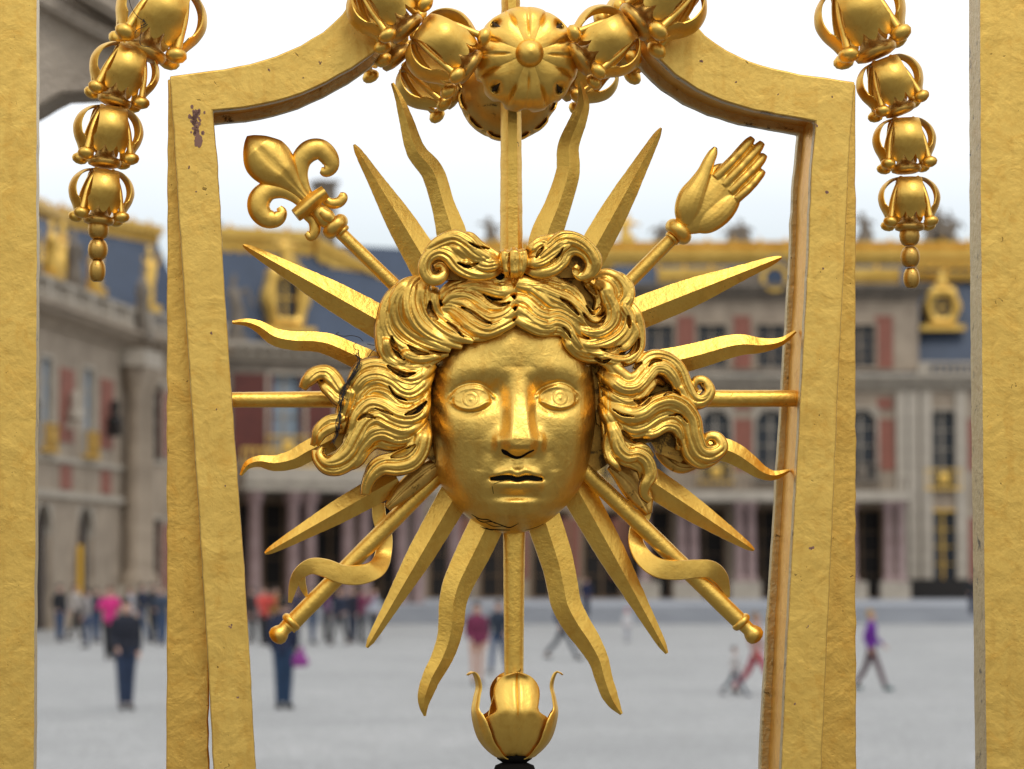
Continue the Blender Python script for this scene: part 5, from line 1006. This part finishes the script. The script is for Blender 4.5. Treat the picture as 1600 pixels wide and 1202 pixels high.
# ------------------------------------------------------------------ people in the court
PM = {}
def cloth(c):
    k = tuple(round(x, 3) for x in c)
    if k not in PM: PM[k] = plain('cloth', c, .85, tuple(x * .75 for x in c), 6.)
    return PM[k]
SKIN = plain('skin', (.50, .30, .22), .6)
def person(px, fy, hp, label, top, legs, hair_c=(.03, .02, .015), pose='stand', face=0., extra=None, skirt=None, longhair=False, shoes=(.03, .03, .03), group='visitors in the courtyard', z0=0., coat=False):
    Y = CAM_H * F / (fy - 892) if not z0 else (CAM_H - z0) * F / (fy - 892); H = hp * Y / F; k = H / 1.72
    base = at(px, fy, Y); base[2] = z0; root = thing('person', base, label, 'person', group)
    ca, sa = math.cos(face), math.sin(face)
    def w(p): p = np.asarray(p, float) * k; return np.stack([base[0] + p[..., 0] * ca - p[..., 1] * sa, base[1] + p[..., 0] * sa + p[..., 1] * ca, base[2] + p[..., 2]], -1)
    st_ = .02 if pose in ('stand', 'photo') else .30
    if pose == 'stride': st_ = .42
    hip = [(-.09, 0, .90), (.09, 0, .90)]; kn = [(-.10, -st_ * .55, .50 - st_ * .06), (.10, st_ * .45, .49)]; an = [(-.10, -st_ * 1.0, .09), (.11, st_ * 1.15, .09 + st_ * .22)]
    toe = [(-.11, -st_ * 1.0 - .17, .035), (.12, st_ * 1.15 - .15, .03 + st_ * .08)]
    if pose in ('stand', 'photo'): kn = [(x * .8, y, z) for x, y, z in kn]; an = [(x * .62, y, z) for x, y, z in an]; toe = [(x * .72, y, z) for x, y, z in toe]
    sh = [(-.165, 0, 1.42), (.165, 0, 1.42)]
    if pose == 'photo': elb = [(-.27, -.16, 1.22), (.27, -.16, 1.22)]; wr = [(-.10, -.36, 1.50), (.10, -.36, 1.50)]
    elif pose == 'stand': elb = [(-.205, .05, 1.14), (.21, .05, 1.14)]; wr = [(-.16, -.14, .96), (.19, -.08, .90)]
    else: elb = [(-.26, .12, 1.16), (.26, -.06, 1.15)]; wr = [(-.25, .02, .92), (.24, -.24, .98)]
    lean = 0 if pose != 'stride' else -.05
    B = MB(); T = MB(); Lg = MB()
    def tb(mb, pts, r, seg=12, n=16, flat=(1, 1)): V, f = tube3(cat(np.array(pts, float), n), r, seg, flat); mb.add(w(V), f)
    torso = [(0, 0, .84), (0, .0, .95), (0, .01, 1.08), (0, .0, 1.25), (0, .0, 1.38), (0, .005, 1.45), (0, .0, 1.50)]
    tr = [.12, .15, .125, .145, .158, .11, .055]
    def torso_tube(mb, g, a=0, b=7): V, f = tube3(cat(np.array(torso[a:b], float), 18), [q + g for q in tr[a:b]], 18, (1, 1)); V = V.copy(); V[:, 1] *= .68; mb.add(w(V), f)
    torso_tube(B, 0)
    tb(B, [(0, .01, 1.46), (0, -.005, 1.56)], [.055, .052])
    head = [(0, .0, 1.50), (0, -.012, 1.535), (0, -.012, 1.58), (0, 0, 1.63), (0, .005, 1.68), (0, .008, 1.715), (0, .01, 1.728)]; tb(B, head, [.035, .058, .072, .082, .08, .055, .02], 14)
    tb(B, [(0, -.07, 1.625), (0, -.098, 1.60), (0, -.075, 1.592)], [.012, .015, .008], 8)
    for s_ in (-1, 1): tb(B, [(s_ * .078, .01, 1.64), (s_ * .09, .015, 1.61), (s_ * .078, .005, 1.585)], [.010, .014, .008], 6, 6)
    for i in (0, 1):
        tb(B, [hip[i], kn[i], an[i]], [.088, .058, .054, .038]); tb(B, [an[i], ((an[i][0] + toe[i][0]) / 2, (an[i][1] + toe[i][1]) / 2, toe[i][2] + .02), toe[i]], [.04, .04, .028])
        tb(B, [sh[i], elb[i], wr[i]], [.052, .042, .036, .026]); d = np.array(wr[i]) - np.array(elb[i]); d /= np.linalg.norm(d)
        tb(B, [wr[i], np.array(wr[i]) + d * .07, np.array(wr[i]) + d * .10], [.026, .036, .022], 8, 6)
        for q in range(4): o_ = (q - 1.5) * .017; b0 = np.array(wr[i]) + d * .08 + np.array([0, o_, 0]); tb(B, [b0, b0 + d * (.05 + .012 * (q in (1, 2))), b0 + d * (.07 + .014 * (q in (1, 2))) + [0, -.012, 0]], [.0085, .0085, .006], 6, 5)
        b0 = np.array(wr[i]) + d * .03; tb(B, [b0, b0 + d * .04 + [0, -.035, 0], b0 + d * .07 + [0, -.042, 0]], [.012, .011, .008], 6, 5)
        tb(T, [np.array(sh[i]) + [0, 0, .01], elb[i], wr[i]], [.066, .054, .048, .04])
        if not skirt: tb(Lg, [np.array(hip[i]) + [0, 0, .03], kn[i], an[i]], [.098, .07, .062, .054])
    torso_tube(T, .028, 0 if not coat else 0)
    if coat: V, f = tube3(cat([(0, 0, .62), (0, 0, .80), (0, 0, 1.0)], 10), [.25, .225, .19], 18); V[:, 1] *= .75; T.add(w(V), f)
    if not skirt: torso_tube(Lg, .014, 0, 2)
    B.build('body', SKIN, root, remesh=.016 * k); T.build('top', cloth(top), root, remesh=.02 * k)
    if skirt: V, f = tube3(cat([(0, 0, .55), (0, 0, .72), (0, 0, .98)], 10), [.25, .21, .16], 18); V[:, 1] *= .8; mesh('skirt', w(V), f, cloth(skirt), root, smooth=60)
    else: Lg.build('trousers', cloth(legs), root, remesh=.02 * k)
    Hh = MB(); tb(Hh, [(0, .02, 1.57), (0, .022, 1.63), (0, .018, 1.69), (0, .012, 1.742), (0, .01, 1.752)], [.07, .088, .09, .06, .02], 14)
    if longhair: tb(Hh, [(0, .06, 1.66), (0, .085, 1.55), (0, .10, 1.42), (0, .11, 1.34)], [.07, .075, .07, .03], 12, 14)
    Hh.build('hair', cloth(hair_c), root, remesh=.016 * k)
    for i in (0, 1): s_ = MB(); tb(s_, [(an[i][0], an[i][1] + .05, toe[i][2] + .02), (an[i][0], an[i][1], toe[i][2] + .03), toe[i]], [.045, .05, .036]); s_.build('shoe', cloth(shoes), root, smooth=70)
    if extra:
        for (nm, c, p, r_) in extra: V, f = tube3(cat(np.array(p, float), 14), r_, 14, (1, .6)); mesh(nm, w(V), f, cloth(c), root, smooth=70)
    return root
NAVY = (.018, .025, .05); BLK = (.015, .015, .018); JEAN = (.04, .07, .14); GREY = (.20, .20, .22); RED = (.45, .05, .05)
person(196, 1108, 172, 'person in dark jacket and dark blue jeans standing nearest on the left', (.012, .014, .025), (.02, .035, .075), pose='stand', face=.3)
person(171, 1030, 112, 'person in bright pink jacket behind the man in dark clothes', (.72, .04, .25), BLK, (.12, .04, .02), pose='photo', face=.2, coat=False)
person(443, 1107, 172, 'person in navy carrying a purple bag, below the sceptre knob', (.012, .018, .05), (.015, .04, .09), pose='stand', face=2.9, extra=[('bag', (.26, .04, .24), [(-.28, -.02, .98), (-.27, -.02, .86), (-.24, -.02, .70), (-.24, -.02, .66)], [.02, .10, .17, .12])])
person(745, 1070, 128, 'person in maroon top and black skirt with bare legs, left of the lower rod', (.16, .02, .06), BLK, pose='stand', face=.2, skirt=BLK, longhair=True)
person(779, 1052, 112, 'person in dark jacket and blue jeans beside the one in maroon', (.02, .03, .05), (.03, .06, .13), pose='walk', face=-.3)
person(879, 1030, 100, 'person in navy walking with long strides, right of the lower rod', (.012, .015, .05), (.05, .06, .08), pose='stride', face=1.3, z0=0)
person(916, 965, 62, 'small far person in dark blue standing on the terrace, right of the lower rod', (.012, .015, .05), (.015, .02, .05), pose='stand', z0=.75)
person(1362, 1078, 124, 'blonde person in purple coat walking, between the two right-hand uprights', (.13, .015, .26), (.09, .04, .05), (.42, .26, .10), pose='walk', face=1.4, shoes=(.03, .10, .10), coat=True)
person(1148, 1086, 76, 'child in white top and dark trousers striding, left of the right frame bar', (.55, .52, .50), (.04, .06, .09), (.05, .03, .02), pose='stride', face=1.4, shoes=(.05, .08, .12))
person(1182, 1086, 128, 'person in pinkish top and red trousers striding behind the child', (.42, .25, .22), (.42, .03, .06), (.25, .15, .08), pose='stride', face=1.45)
person(980, 1004, 52, 'small child in pink hat and white clothes right of the second lower ray', (.62, .60, .60), (.45, .45, .48), (.75, .08, .16), pose='stand')
person(1519, 962, 62, 'person in dark clothes at the terrace edge beside the far right post', BLK, NAVY, pose='stand', z0=.75)
person(412, 1008, 90, 'person in coral red jacket, right of the left slanted frame bar', (.68, .09, .07), BLK, (.10, .05, .03), pose='photo', face=.6)
crowd = [(93, 1002, 88, BLK, JEAN, 'in black with hands down by the first arch'), (118, 1000, 86, (.45, .40, .36), BLK, 'in pale top and black trousers before the second arch'), (136, 1012, 92, (.30, .27, .26), JEAN, 'in grey top and jeans left of the pink jacket'),
         (150, 1004, 84, NAVY, JEAN, 'in navy close behind the left shoulder of the pink jacket'), (203, 1006, 88, (.50, .50, .54), NAVY, 'in pale grey behind the dark-jacketed man'), (222, 1004, 92, NAVY, (.05, .08, .14), 'in dark blue right of the dark-jacketed man'),
         (239, 1000, 88, BLK, BLK, 'all in black before the corner columns'), (253, 1008, 90, (.06, .08, .12), JEAN, 'in slate blue at the edge of the left side bar'), (394, 1003, 84, BLK, BLK, 'in black left of the coral jacket'),
         (430, 1006, 88, (.32, .16, .04), BLK, 'in ochre jacket right of the coral jacket'), (462, 1002, 84, (.06, .05, .08), BLK, 'in dark plum top above the purple bag'), (488, 1006, 86, BLK, JEAN, 'in black and jeans right of the sceptre knob'),
         (510, 1002, 86, (.16, .06, .14), BLK, 'in violet top under the ribbon'), (530, 1008, 88, NAVY, BLK, 'in navy between the ribbon and the first lower ray'), (551, 1004, 86, (.015, .015, .03), NAVY, 'in black-blue behind the tip of the first lower ray'),
         (566, 1006, 88, (.20, .03, .08), BLK, 'in wine red left of the first lower ray'), (584, 1000, 80, (.42, .44, .5), BLK, 'in pale blue top touching the first lower ray')]
for i, (px, fy, hp, t_, l_, lb) in enumerate(crowd): person(px, fy, hp, 'far person ' + lb, t_, l_, ((.03, .02, .015), (.15, .08, .04), (.02, .015, .01))[i % 3], ('stand', 'walk', 'stand', 'photo')[i % 4], face=random.uniform(-2, 2), longhair=i % 3 == 1)
